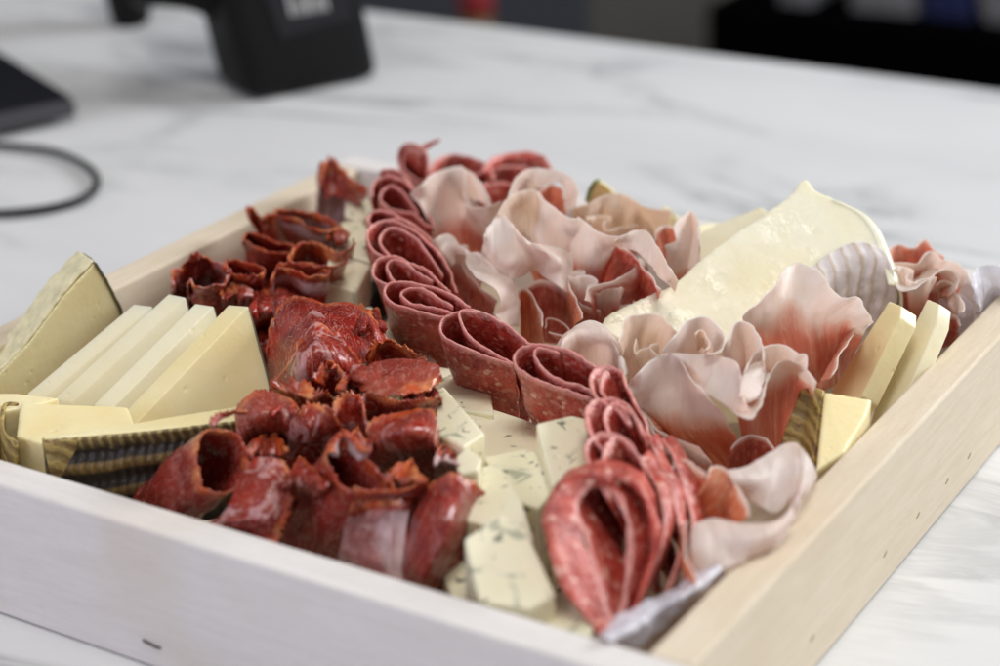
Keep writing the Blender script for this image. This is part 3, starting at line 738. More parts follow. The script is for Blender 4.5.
sal('salami slice with a second dark pocket, right behind the front one',
    ('roll', [(668, 540, 44), (658, 500, 50), (648, 472, 56), (638, 452), (628, 440), (616, 433), (602, 432), (590, 438), (586, 452), (590, 470), (600, 486), (608, 494), (604, 470), (603, 450), (609, 438), (618, 435), (628, 444), (638, 462), (646, 486, 56)], (664, 580, 26), {'s': .4, 'zr': 62}))
# the frontmost slice, seen end on as nested arches
oU = [(602, 636, 40), (588, 622, 42), (572, 600, 46), (560, 578, 50), (551, 552, 55), (546, 524, 59), (549, 502, 62), (560, 485, 64), (577, 475, 65), (597, 471, 66), (617, 474, 65), (633, 482, 64), (643, 494, 62), (651, 512, 59), (656, 532, 56), (654, 556, 51), (646, 582, 47), (638, 604, 43), (630, 622, 40)]
iU = [(612, 632, 40), (606, 612, 42), (598, 586, 46), (590, 562, 50), (582, 540, 54), (577, 518, 58), (577, 504, 60), (583, 494, 62), (591, 488, 62), (600, 487, 62), (610, 491, 61), (618, 500, 60), (624, 513, 58), (629, 530, 55), (631, 552, 51), (629, 575, 47), (625, 596, 43), (620, 612, 41), (616, 626, 40)]
i2 = [(614, 630, 38), (618, 608, 42), (617, 584, 46), (618, 560, 50), (614, 538, 54), (606, 520, 57), (598, 506, 59), (606, 500, 60), (618, 510, 59), (630, 526, 57), (640, 544, 54), (641, 560, 51), (636, 580, 48), (628, 600, 44), (622, 620, 40)]
sal('frontmost salami slice folded into nested arches beside the front wall',
    ('sheet', [[P(*p) for p in iU], [((P(*a) + P(*b)) / 2 + (V(-1, -1.5, 1) if k_ < 11 else V(-3, 9, -4))) for k_, (a, b) in enumerate(zip(oU, iU))], [P(*p) for p in oU], [P(*p) + V(-6, 14, -4) for p in oU]], {'raw': True, 'nu': 120, 'nv': 26}),
    ('sheet', [[P(*p) for p in iU], [(P(*p) + V(-5, 15, -2)).lerp(P(605, 540, 52) + V(-5, 15, -2), .25) for p in iU], [(P(*p) + V(-9, 28, -8)).lerp(P(605, 545, 52) + V(-9, 28, -8), .95) for p in iU]], {'raw': True, 'nu': 120}), loc=P(600, 600, 10))
for i, (pts, off, lab) in enumerate([
        ([(640, 600, 40), (650, 572, 45), (660, 545, 50), (664, 520, 54), (660, 494, 58), (650, 474, 60), (640, 460, 62)], V(-6, 16, -3), 'narrow salami fold pressed against the right flank of the frontmost arches'),
        ([(664, 592, 40), (674, 566, 45), (680, 540, 48), (676, 512, 52), (668, 486, 56), (658, 462, 58), (648, 440, 60)], V(-6, 16, -6), 'salami fold between the narrow front one and the orange ham edge'),
        ([(684, 582, 38), (690, 560, 43), (692, 536, 46), (688, 508, 50), (680, 482, 54), (672, 460, 56), (660, 440, 57)], V(-4, 18, -8), 'outermost salami fold next to the pale ham by the right wall')]):
    sal(lab, ('sheet', [[P(*p) for p in pts], [P(*p) + off * .5 + V(1.5, 0, 1) for p in pts], [P(*p) + off * 1.3 + V(0, 0, -6) for p in pts]], {'raw': True, 'nu': 60, 'nv': 12, 'amp': .7}))
# ------------------------------------------------------------------ dark cured neck, left line
G_C = 'dark red cured meat slices rolled and folded in a line'
def cop(label, *parts, loc=None):
    multi = len(parts) > 1
    par = empty('cured_meat_slice', loc, label, 'cured meat slice', G_C) if multi else None
    for p in parts:
        k = dict(p[-1]) if isinstance(p[-1], dict) else {}
        m = k.pop('m', COP); nm = 'fold' if multi else 'cured_meat_slice'
        k.setdefault('amp', 1.0); k.setdefault('freq', 75); k.setdefault('rag', 1.6); k.setdefault('th', 0.8); k.setdefault('crease', 0.7); k.setdefault('ragf', 260); k.setdefault('pleat', 0.7); k['nu'] = int(k.get('nu', 84) * 1.3); k.setdefault('nv', 32)
        if p[0] == 'roll': o = roll(nm, p[1], p[2], m, parent=par, **k)
        else: o = sheet(nm, p[1], m, parent=par, **k)
        if not multi: tag(o, label, 'cured meat slice', G_C)
cop('rolled dark slice with a pale lilac fat face, farthest back near the tray corner',
    ('sheet', [(60, [(320, 186, 56), (320, 168), (328, 161), (338, 170), (350, 182), (362, 190), (368, 196)]), (45, [(318, 206), (322, 196), (330, 192), (340, 196), (350, 202), (358, 208)]), (30, [(310, 232), (320, 232), (332, 234), (342, 234), (350, 232)])], {'m': COPW}),
    ('sheet', [(62, [(322, 170), (330, 158), (340, 168), (350, 178), (368, 190)]), (50, [(326, 200), (332, 196), (340, 198), (348, 202), (358, 206)])], {'m': COPO, 'rag': 3}), loc=P(335, 235, 10))
cop('flat fronted dark roll with a pale stripe under its rim, second from the back',
    ('roll', [(276, 214), (277, 209), (290, 209), (304, 210), (318, 213), (330, 220), (336, 226), (326, 230), (312, 226), (298, 220), (286, 217), (277, 214)][::-1], (300, 258, 28), {'m': COPB, 's': .9, 'zr': 58}))
cop('small frilly dark scrap curling up over the left wall, beside the flat fronted roll',
    ('sheet', [(58, [(249, 214), (248, 207), (254, 211), (260, 218), (268, 214), (276, 216)]), (46, [(258, 236), (262, 234), (266, 236), (272, 236), (278, 238)]), (30, [(262, 266), (268, 266), (274, 266), (280, 266)])], {'m': COPO, 'rag': 4}))
cop('dark roll with orange rim tucked below the frilly scrap',
    ('roll', [(244, 240), (246, 232), (254, 234), (264, 238), (278, 242), (292, 244), (294, 250), (282, 252), (268, 250), (254, 246), (246, 240)], (266, 280, 26), {'m': COP, 's': .85, 'zr': 56}))
cop('dark roll with a thin tail pointing over the pale cheese cubes',
    ('roll', [(356, 240, 60), (346, 250), (336, 252), (322, 244), (308, 241), (294, 248), (290, 258), (300, 264), (316, 266), (334, 268), (346, 262), (342, 256)], (314, 300, 28), {'m': COPO, 's': .8, 'zr': 57, 'rag': 2}),
    ('sheet', [(60, [(340, 254), (348, 248), (355, 239, 62)]), (58, [(342, 258), (349, 251), (355, 240, 62)])], {'nu': 16, 'nv': 5, 'rag': 0}), loc=P(314, 300, 10))
cop('upright dark roll with an orange lined opening behind the big glossy slice',
    ('roll', [(272, 280), (274, 271), (284, 268), (296, 272), (310, 276), (326, 274), (328, 270), (320, 264), (304, 262), (288, 262), (276, 266)], (298, 326, 28), {'m': COPB, 's': .9, 'zr': 57}))
cop('frilly topped dark bundle standing behind the cheese slices by the left wall',
    ('roll', [(172, 284), (174, 272), (184, 262), (194, 252, 62), (206, 258), (218, 262), (228, 270), (226, 282), (212, 286), (198, 284), (190, 276), (184, 282)], (200, 320, 26), {'m': COPF, 's': .7, 'zr': 57, 'rag': 3.5, 'amp': 1.8, 'freq': 110}))
cop('upright tube shaped dark roll right of the frilly bundle',
    ('roll', [(226, 268), (227, 259), (240, 262), (252, 265), (264, 267), (262, 274), (250, 276), (236, 274), (228, 268)], (244, 318, 26), {'m': COP, 's': .95, 'zr': 57}))
cop('big smooth glossy dark slice bulging up in the middle of the dark line',
    ('sheet', [(60, [(266, 352, 48), (270, 326, 56), (280, 304), (296, 296), (312, 298), (326, 304), (346, 302), (360, 308), (372, 316), (388, 338, 54)]), (58, [(268, 372, 40), (280, 345, 53), (292, 327, 59), (306, 320, 62), (322, 321, 63), (338, 325, 62), (352, 325, 60), (364, 328, 58), (376, 334), (390, 352, 50)]), (44, [(272, 402, 34), (290, 392, 46), (304, 380, 54), (320, 372, 58), (336, 368, 58), (352, 366, 56), (366, 364, 52), (380, 368, 48), (392, 378, 40)])], {'m': COP, 'amp': 0.7, 'freq': 40, 'nu': 90, 'nv': 30, 'crease': .4, 'pleat': .3}))
cop('folded dark slice with a broad white fat patch on its right side',
    ('sheet', [(64, [(276, 382, 50), (286, 362, 58), (298, 346), (306, 333), (317, 322, 66), (330, 328), (342, 338), (352, 350), (362, 364, 58)]), (60, [(280, 392, 48), (294, 374, 58), (304, 360, 64), (314, 352, 66), (326, 352, 66), (338, 358, 64), (348, 366, 60), (360, 374, 54)]), (44, [(284, 412, 40), (298, 404, 46), (312, 396, 50), (326, 392, 50), (338, 392, 50), (350, 392, 48), (362, 396, 44)])], {'m': COPF, 'amp': 1.3, 'freq': 60}))
cop('ragged orange edged slice peeking out behind the round slice beside the salami',
    ('sheet', [(58, [(370, 350), (374, 342), (386, 340), (400, 342), (414, 350), (424, 360), (430, 370)]), (50, [(368, 366), (378, 358), (390, 356), (402, 360), (414, 368), (424, 378)]), (36, [(372, 390), (384, 388), (396, 388), (408, 392), (420, 398)])], {'m': COPO, 'rag': 3, 'amp': 1.6, 'freq': 120}))
cop('rounded brick red slice lying nearly flat on top of the dark line',
    ('sheet', [(60, [(352, 384, 56), (364, 392), (380, 396), (398, 397), (416, 394), (432, 390), (441, 380, 58)]), (61.5, [(353, 380), (366, 382), (382, 384), (400, 384), (416, 381), (430, 379), (441, 375)]), (61, [(358, 372), (370, 366), (384, 361), (400, 359), (416, 360), (430, 364), (438, 370)]), (48, [(366, 384), (376, 378), (388, 374), (400, 372), (414, 374), (426, 378), (434, 384)])], {'m': COPL, 'amp': 0.8, 'freq': 60}))
cop('dark folded slice with an orange and white edge just under the round slice',
    ('sheet', [(60, [(360, 402), (372, 396), (388, 400), (402, 402), (418, 400), (436, 396)]), (52, [(360, 420), (374, 416), (388, 418), (404, 418), (420, 416), (436, 414)]), (38, [(362, 444), (376, 444), (390, 444), (406, 442), (424, 440)])], {'m': COPF, 'rag': 2, 'amp': 1.4, 'freq': 90}))
cop('wide dark roll hanging beside the leaning white cheese cube',
    ('sheet', [(58, [(364, 452, 50), (366, 430, 56), (372, 418), (390, 414), (410, 412), (430, 412), (438, 424), (440, 444, 52)]), (54, [(362, 472, 42), (372, 450, 54), (384, 438, 60), (400, 434, 62), (416, 434, 61), (430, 440, 57), (442, 458, 48)]), (34, [(366, 490), (380, 488), (396, 486), (412, 484), (428, 482), (446, 480), (460, 474)])], {'m': COP, 'amp': 1.1, 'freq': 55}))
cop('reddish round slice facing forward over the woven cheese rind',
    ('sheet', [(60, [(236, 430, 52), (237, 410, 56), (244, 398), (256, 392), (268, 392), (284, 397), (296, 404), (302, 416, 58)]), (56, [(240, 442, 49), (248, 428, 54), (256, 420, 57), (266, 417, 58), (278, 418, 57), (288, 423, 56), (298, 430, 52)]), (42, [(248, 462, 40), (256, 452), (264, 446), (272, 444), (282, 444), (292, 446, 42), (302, 450, 38)])], {'m': COPL, 'amp': 0.7, 'freq': 60}))
cop('crinkled dark slice with whitish fold, right of the reddish round slice',
    ('sheet', [(62, [(292, 424, 54), (300, 410), (310, 402), (322, 404), (332, 412), (340, 424, 56)]), (56, [(288, 446, 47), (300, 434, 53), (312, 428, 57), (324, 429, 56), (334, 434, 52), (344, 444, 47)]), (38, [(284, 474), (298, 468), (312, 464), (326, 462), (338, 464), (348, 470)])], {'m': COPF, 'rag': 2.5, 'amp': 1.6, 'freq': 100}))
cop('small dark frilled slice between the cheese slices and the fat patched one',
    ('sheet', [(60, [(268, 400, 52), (272, 388), (284, 382), (298, 384), (312, 386), (326, 392), (336, 402, 54)]), (52, [(272, 412, 46), (284, 402), (298, 400, 58), (312, 402, 58), (326, 406), (338, 414, 48)]), (38, [(282, 430), (296, 428), (310, 428), (324, 430), (340, 432)])], {'m': COPO, 'rag': 3, 'amp': 1.8, 'freq': 120}))
cop('torn orange scrap of meat twisting up beside the white fat patch',
    ('sheet', [(64, [(316, 376), (320, 366), (330, 363), (340, 368), (346, 378), (344, 388)]), (60, [(322, 384), (326, 376), (332, 373), (338, 378), (340, 384), (338, 392)]), (48, [(326, 400), (330, 398), (334, 398), (340, 400)])], {'m': COPO, 'rag': 3, 'amp': 1.8, 'freq': 150}))
cop('torn slice of meat with light streaks beside the wide dark roll',
    ('sheet', [(60, [(332, 410), (340, 396), (350, 392), (360, 396), (366, 408)]), (52, [(332, 430), (342, 424), (352, 420), (362, 424), (370, 434)]), (36, [(336, 462), (346, 462), (358, 460), (370, 462)])], {'m': COPF, 'rag': 2, 'amp': 1.2}))
# the rolls along the front wall
cop('large cone shaped roll with a round open mouth at the front wall',
    ('roll', [(246, 452, 55), (244, 470, 52), (233, 487, 49), (218, 493, 48), (206, 486, 50), (199, 466, 54), (200, 444, 59), (208, 430, 62), (222, 429, 62), (236, 436, 59), (245, 450, 56), (247, 466, 52), (240, 480, 50)], (158, 520, 22), {'m': COPR, 's': 1.0, 'bulge': .12, 'nu': 120, 'nv': 34, 'amp': 0.8}),
    ('sheet', [(64, [(208, 422), (216, 414), (226, 411), (238, 410), (247, 409)]), (62, [(212, 428), (220, 421), (228, 416), (238, 413), (247, 412)])], {'m': COPO, 'nu': 40, 'nv': 6, 'rag': 2.5, 'th': .8}), loc=P(180, 500, 10))
cop('dark slice with a knobbly fat edge, right of the open cone shaped roll',
    ('sheet', [(50, [(284, 460, 54), (289, 470, 54), (287, 482, 52), (293, 494, 50), (290, 510, 46), (284, 530, 42), (276, 548, 38)]), (48, [(262, 456, 54), (266, 472, 54), (266, 486, 52), (264, 502, 49), (258, 518, 46), (254, 530, 42), (250, 542, 38)]), (44, [(240, 462, 50), (236, 478, 50), (232, 492, 48), (226, 506, 46), (218, 516, 43), (206, 524, 40), (200, 532, 36)])], {'m': COPF, 'amp': 1.6, 'freq': 80, 'rag': 2}))
cop('thick dark tube leaning up from the front wall with a curled fatty lip',
    ('roll', [(392, 496, 52), (376, 497, 51), (358, 493, 52), (344, 484, 54), (334, 468, 57), (327, 454, 60), (329, 440, 62), (340, 436, 62), (354, 446, 60), (368, 458, 58), (384, 472, 56), (394, 486, 54), (390, 494, 52)], (302, 566, 18), {'m': COPR, 's': .85, 'bulge': .05, 'nu': 120, 'nv': 34, 'amp': 0.8}),
    ('sheet', [(63, [(330, 452), (332, 442), (340, 434), (350, 436), (358, 444), (366, 452)]), (58, [(334, 458), (337, 450), (342, 445), (348, 448), (356, 454), (364, 460)])], {'m': COPW, 'nu': 30, 'nv': 8, 'th': 2.2, 'amp': 1.2, 'freq': 200}), loc=P(330, 540, 10))
cop('pale lilac fatty slice hanging between the thick tube and the smooth right roll',
    ('sheet', [(50, [(352, 506), (366, 502), (382, 500), (398, 498), (412, 498)]), (42, [(344, 530), (362, 530), (378, 532), (394, 534), (406, 534)]), (30, [(338, 566), (354, 570), (372, 576), (388, 582), (402, 588)])], {'m': COPW, 'amp': 1.2}))
cop('orange rimmed strip joining the thick tube to the smooth right roll',
    ('sheet', [(56, [(352, 488), (366, 492), (384, 491), (400, 490), (416, 486), (428, 480)]), (52, [(354, 496), (368, 499), (386, 498), (400, 497), (414, 494), (424, 488)])], {'m': COPO, 'nu': 60, 'nv': 8, 'rag': 1.5, 'amp': 1.0}))
cop('smooth round shouldered roll with a white fat seam beside the frontmost blue cheese',
    ('sheet', [(56, [(412, 500, 46), (424, 487, 52), (436, 478, 56), (452, 472, 58), (468, 478, 56), (480, 488, 52), (486, 493, 50)]), (48, [(404, 528, 40), (420, 520, 48), (434, 516, 54), (448, 514, 56), (460, 518, 52), (470, 522, 46), (472, 530, 38)]), (34, [(388, 580, 26), (406, 570, 36), (418, 566, 42), (430, 566, 44), (442, 568, 40), (450, 574, 34), (450, 584, 26)]), (20, [(380, 610, 12), (398, 606, 22), (410, 606, 26), (422, 608, 26), (432, 612, 22), (440, 616, 14)])], {'m': COPR, 'amp': 0.8, 'nv': 36}))
# slices lying underneath
for i, (c, z, lab) in enumerate([((300, 330), 34, 'dark slice buried under the big glossy slice'), ((330, 430), 32, 'dark slice buried under the round slices in the middle'),
                                 ((250, 290), 34, 'dark slice buried between the rolls at the back'), ((310, 500), 26, 'dark slice buried behind the thick tube'), ((400, 470), 28, 'dark slice buried under the wide roll')]):
    x, y = c
    cop(lab, ('sheet', [(z - 6, [(x - 44, y - 6), (x - 20, y - 26), (x + 10, y - 30), (x + 40, y - 16)]), (z + 4, [(x - 46, y + 14), (x - 16, y), (x + 14, y - 2), (x + 46, y + 8)]), (z - 8, [(x - 36, y + 44), (x - 10, y + 40), (x + 16, y + 38), (x + 40, y + 36)])], {'m': COP, 'amp': 2}))

def crumple(label, cx, cy, z, w, h, m, seed):
    rg = random.Random(seed); n = 7
    rim, mid, low = [], [], []
    for i in range(n):
        t_ = i / (n - 1) * 2 - 1; a_ = rg.uniform(-1, 1)
        rim.append((cx + t_ * w, cy - h * .5 * (1 - t_ * t_) + a_ * h * .16, z + a_ * 3))
        mid.append((cx + t_ * w * 1.05 + rg.uniform(-2, 2), cy + h * .22 + rg.uniform(-1, 1) * h * .12, z + rg.uniform(-1, 4)))
        low.append((cx + t_ * w * .8, cy + h * .75, z - 16))
    cop(label, ('sheet', [(z, rim), (z, mid), (z, low)], {'m': m, 'amp': 1.2, 'freq': 80, 'crease': 1.3, 'rag': 1.6}))
for a_ in (('dark crumpled slice in the gap right of the tube shaped roll', 266, 304, 50, 18, 34, COP, 1),
           ('glossy slice overlapping the right side of the big smooth glossy slice', 362, 322, 56, 22, 34, COPR, 2),
           ('dark wrinkled slice wedged between the orange edged slice and the fat patched one', 350, 372, 57, 20, 28, COPF, 3),
           ('pink and white curl of cured meat touching the small yellowish cheese chunk', 446, 458, 52, 14, 26, COPW, 4),
           ('dark frilled slice under the reddish round slice, right of the open cone', 268, 448, 50, 20, 34, COPO, 5),
           ('crumpled slice with pale streaks between the thick tube and the wide dark roll', 352, 444, 56, 18, 30, COPF, 6),
           ('wrinkled dark slice filling the gap left of the thick tube', 306, 480, 52, 22, 38, COP, 7),
           ('orange flecked dark scrap between the two rolls behind the cheese slices', 236, 292, 52, 16, 26, COPO, 8),
           ('dark folded scrap right of the flat fronted roll with the pale stripe', 338, 236, 54, 10, 20, COPO, 9),
           ('dark slice tucked under the right edge of the rounded brick red slice', 422, 396, 54, 18, 26, COP, 10),
           ('curled dark scrap between the reddish round slice and the small frilled slice', 286, 410, 58, 14, 22, COPF, 11),
           ('shadowed dark slice between the left wall rolls and the orange lined roll', 282, 300, 48, 18, 30, COP, 12),
           ('thin dark scrap sticking up between the wide dark roll and smooth front roll', 406, 476, 54, 20, 26, COPO, 13)):
    crumple(*a_)

# ------------------------------------------------------------------ ham ruffles
G_P = 'thin slices of cured ham ruffled into loose rosettes'
def ham(label, *parts, loc=None, group=G_P):
    par = empty('ham_slice', loc or P(parts[0][0][-1][1][0][0], parts[0][0][-1][1][0][1], 10), label, 'ham slice', group) if len(parts) > 1 else None
    for p in parts:
        rows, fat, kind = p[0], p[1], p[2]
        k = dict(p[3]) if len(p) > 3 else {}
        k.setdefault('amp', 0.8); k.setdefault('freq', 95); k.setdefault('th', 0.5); k.setdefault('nv', 26); k.setdefault('crease', 0.35); k.setdefault('cf', 35); k.setdefault('pleat', 0.6); k.setdefault('nu', 110)
        o = sheet('fold' if par else 'ham_slice', rows, prosc(fat, kind), parent=par, **k)
        if not par: tag(o, label, 'ham slice', group)
# back left
ham('ham slice with broad white band folded to a point beside the salami line',
    ([(70, [(410, 194, 64), (420, 184), (434, 173), (448, 168), (461, 166), (464, 172, 69), (463, 186, 66), (464, 198, 64), (470, 204, 64)]), (58, [(426, 216), (434, 208), (444, 200), (454, 196), (462, 198), (468, 204), (470, 210), (474, 216), (480, 222)]), (36, [(440, 262), (448, 262), (456, 262), (464, 264), (470, 266), (478, 266), (484, 264), (490, 262)])], .60, 'a', {'rag': .2}),
    ([(69, [(461, 166), (470, 172), (479, 182), (486, 193), (491, 206)]), (58, [(463, 196), (472, 200), (480, 202), (488, 206), (494, 212)])], .95, 'a'),
    ([(67, [(463, 202), (472, 206), (486, 206), (502, 202)]), (58, [(466, 208), (474, 217), (486, 226), (500, 216)]), (44, [(468, 226), (476, 236), (488, 246), (500, 240)])], .75, 'a'), loc=P(460, 260, 10))
ham('ham arch with a rosy hollow standing at the back of the big rosette',
    ([(74, [(509, 200), (512, 186), (520, 174), (532, 168), (546, 168), (560, 171), (572, 178), (578, 190), (577, 206)]), (64, [(514, 206), (520, 196), (530, 190), (540, 188, 70), (548, 183, 72), (558, 182, 72), (564, 190, 68), (566, 202), (566, 214)])], .95, 'a'),
    ([(68, [(536, 196), (544, 187), (552, 184), (560, 188), (566, 200)]), (56, [(540, 214), (546, 210), (552, 208), (558, 210), (564, 216)]), (44, [(544, 236), (550, 236), (558, 236), (564, 236)])], .0, 'a'), loc=P(545, 240, 10))
ham('big white ruffle with an orange throat in the middle of the back rosette',
    # front left lobe, its lower edge a thick rim
    ([(58, [(482, 252), (489, 267), (499, 276), (511, 280), (524, 275), (533, 270), (545, 278), (558, 286), (568, 294, 54)]), (66, [(483, 242), (490, 250), (500, 256), (512, 258), (524, 254), (534, 252), (545, 254), (556, 260), (572, 268, 60)]), (72, [(485, 236), (491, 224), (500, 212), (510, 222), (521, 236), (532, 245, 70), (546, 246, 66), (560, 250, 64), (574, 254, 62)])], .97, 'a'),
    # tan inner panel
    ([(74, [(498, 214), (503, 204), (512, 195), (524, 190), (536, 190), (544, 200, 72)]), (66, [(508, 224), (514, 216), (522, 212), (530, 212), (537, 214), (541, 218)]), (58, [(522, 240), (526, 238), (530, 240), (534, 244), (537, 242)])], .97, 'w'),
    # right white panel and the meat under it
    ([(74, [(536, 190), (546, 201), (556, 209), (568, 217), (580, 218)]), (66, [(538, 218), (546, 226), (556, 232), (566, 236), (576, 238)]), (56, [(533, 244), (544, 250), (554, 256), (563, 258), (570, 256)]), (40, [(556, 290), (562, 296), (570, 300), (576, 300), (582, 296)])], .68, 'o'),
    ([(72, [(578, 216), (586, 222), (596, 230), (608, 236), (620, 239)]), (62, [(570, 250), (582, 256), (594, 258), (606, 254), (616, 246)]), (46, [(572, 290), (582, 294), (590, 294), (598, 288), (606, 278)]), (34, [(574, 322), (582, 322), (590, 318), (596, 312), (602, 306)])], .40, 'd'),
    # orange throat in front
    ([(58, [(533, 246), (548, 254), (560, 268), (570, 284), (578, 304), (582, 318)]), (50, [(530, 262), (545, 268), (558, 280), (568, 296), (574, 312), (576, 326)]), (38, [(536, 288), (548, 294), (558, 304), (566, 316), (572, 328), (574, 336)])], .03, 'o'), loc=P(545, 320, 8))
ham('white edged ham fold arching down to the right over a deep red hollow',
    ([(72, [(614, 240), (624, 234), (636, 230), (648, 232), (656, 244), (664, 258), (672, 270), (678, 280, 66)]), (66, [(618, 243), (627, 248), (637, 252), (645, 260), (652, 268), (659, 276), (667, 284), (673, 290, 60)])], .97, 'a'),
    ([(64, [(617, 243), (628, 250), (638, 260), (646, 270), (654, 280), (662, 290)]), (50, [(606, 262), (616, 268), (628, 276), (640, 286), (650, 296), (656, 304)]), (34, [(598, 296), (608, 302), (620, 306), (632, 310), (646, 314)])], .0, 'd'),
    ([(60, [(585, 300), (588, 290), (598, 286), (612, 282), (626, 275), (637, 266), (638, 258)]), (54, [(592, 306), (596, 296), (606, 290), (618, 288), (632, 284), (643, 276), (648, 268)]), (40, [(590, 330), (598, 322), (608, 316), (620, 312), (634, 308), (646, 302)])], .28, 'd'), loc=P(625, 310, 8))
ham('dark red ham wall inside the back rosette behind the orange flap',
    ([(50, [(528, 288), (540, 280), (556, 284), (572, 296), (586, 306), (600, 310)]), (40, [(528, 310), (542, 306), (558, 310), (572, 318), (586, 326), (600, 330)]), (24, [(532, 340), (546, 342), (560, 344), (576, 348), (590, 350)])], .0, 'd', {'amp': 1.2}))
ham('warm toned rippled ham sheet at the back wall behind the big rosette',
    ([(64, [(572, 206), (580, 204), (590, 203), (598, 198), (608, 194), (620, 193), (630, 197), (638, 205), (650, 208), (660, 210), (670, 212)]), (54, [(574, 224), (584, 226), (594, 222), (602, 218), (612, 222), (624, 220), (634, 224), (644, 222), (656, 228), (668, 230)]), (36, [(578, 254), (590, 256), (602, 252), (614, 252), (628, 254), (642, 254), (656, 258), (668, 260)])], .85, 'w', {'amp': 1.0}))
ham('pink ham fold with a red pocket between the rosette and the soft cheese',
    ([(68, [(664, 246, 62), (676, 240, 64), (675, 226), (682, 216), (692, 210), (698, 220), (700, 236), (700, 254, 60)]), (58, [(666, 254), (676, 256), (682, 250), (688, 244), (692, 240), (696, 244), (698, 252), (698, 262)]), (42, [(668, 282), (676, 286), (684, 286), (690, 282), (696, 280), (700, 280)])], .78, 'a'),
    ([(62, [(655, 240), (657, 230), (666, 225), (677, 227)]), (54, [(660, 250), (664, 244), (670, 242), (678, 244)]), (44, [(664, 268), (668, 266), (674, 266), (680, 268)])], .0, 'a'), loc=P(680, 280, 8))
ham('wavy white ham ribbon running down beside the salami, lower left of the back rosette',
    ([(62, [(428, 250, 56), (434, 240), (444, 234), (453, 236), (460, 245), (466, 254), (466, 264), (474, 276), (486, 284), (496, 292, 60), (499, 304, 56), (495, 316, 52), (506, 326, 50)]), (60, [(436, 252, 54), (440, 250), (448, 248), (454, 248), (460, 250), (467, 253), (476, 258), (486, 268), (498, 278), (506, 288, 58), (510, 300, 54), (510, 314, 50), (514, 326, 46)]), (54, [(448, 268, 46), (452, 266), (456, 262), (460, 258), (466, 254, 60), (480, 253, 62), (490, 262, 62), (502, 272, 60), (512, 280, 58), (518, 292, 54), (519, 308, 50), (518, 328, 44)])], .98, 'a'),
    ([(54, [(450, 254), (458, 262), (466, 272), (476, 284), (488, 292), (498, 300)]), (44, [(452, 280), (462, 288), (472, 296), (484, 306), (494, 314)]), (28, [(456, 306), (466, 316), (478, 326), (490, 334)])], .12, 'd'), loc=P(480, 330, 8))
ham('curled orange ham flap standing in the dark hollow of the back rosette',
    ([(52, [(516, 298), (517, 291), (524, 288), (531, 294), (537, 304), (543, 315), (544, 326)]), (46, [(520, 304), (523, 299), (528, 300), (533, 308), (537, 318), (540, 326), (541, 332)]), (28, [(522, 346), (528, 344), (534, 346), (540, 348), (544, 350)])], .04, 'o', {'amp': .8}))
ham('tiny red ham roll lying in the hollow next to the orange flap',
    ([(46, [(545, 328), (546, 320), (552, 318), (562, 322), (569, 329), (566, 334), (556, 334), (548, 331)]), (36, [(546, 340), (550, 336), (556, 336), (562, 340), (566, 344), (562, 346)])], .0, 'd', {'nu': 40}))
# middle rosette
ham('pale dome of ham between the salami line and the soft cheese wedge',
    ([(62, [(554, 350, 58), (562, 338), (571, 329), (581, 323), (591, 321), (601, 324), (610, 333), (618, 342), (624, 356), (630, 374, 58)]), (62, [(562, 350), (568, 342), (578, 338), (588, 337), (598, 338), (608, 342), (614, 350), (618, 360), (624, 378)]), (40, [(572, 390), (580, 388), (590, 386), (600, 388), (608, 392), (616, 400), (622, 408)])], .80, 'a', {'amp': .8}))
ham('upright ham panel in the middle of the front rosette, directly below the soft cheese',
    ([(70, [(618, 342), (622, 330), (628, 317), (640, 314), (652, 313), (662, 315), (668, 324), (676, 332)]), (60, [(624, 362), (630, 350), (638, 344), (648, 344), (656, 344), (662, 346), (668, 350)]), (44, [(630, 394), (636, 384), (644, 378), (652, 376), (660, 378), (668, 380)])], .85, 'w', {'amp': .8}))
ham('small curled ham bud at the heart of the front rosette',
    ([(72, [(662, 352, 68), (672, 338), (682, 325), (694, 319), (706, 318), (716, 324), (724, 336), (724, 348), (716, 354), (706, 354)]), (64, [(672, 356), (680, 348), (690, 340), (698, 336), (706, 336), (712, 342), (716, 350), (712, 356), (706, 358)]), (50, [(684, 376), (690, 370), (698, 366), (706, 366), (710, 370), (708, 376)])], .85, 'a'),
    ([(72, [(694, 334), (698, 330), (704, 330), (708, 338), (710, 346), (705, 350)]), (64, [(696, 350), (700, 346), (704, 346), (706, 350), (706, 354)])], .9, 'w', {'nu': 30}), loc=P(695, 400, 8))
ham('narrow upright ham fold right of the curled bud in the front rosette',
    ([(72, [(722, 350, 68), (728, 338), (732, 328), (741, 322), (750, 325), (758, 336), (763, 350), (764, 360)]), (62, [(726, 366), (732, 356), (738, 348), (744, 344), (750, 346), (756, 354), (760, 364), (762, 372)]), (50, [(734, 392), (740, 386), (746, 382), (750, 384), (754, 390), (756, 396)])], .80, 'a'))
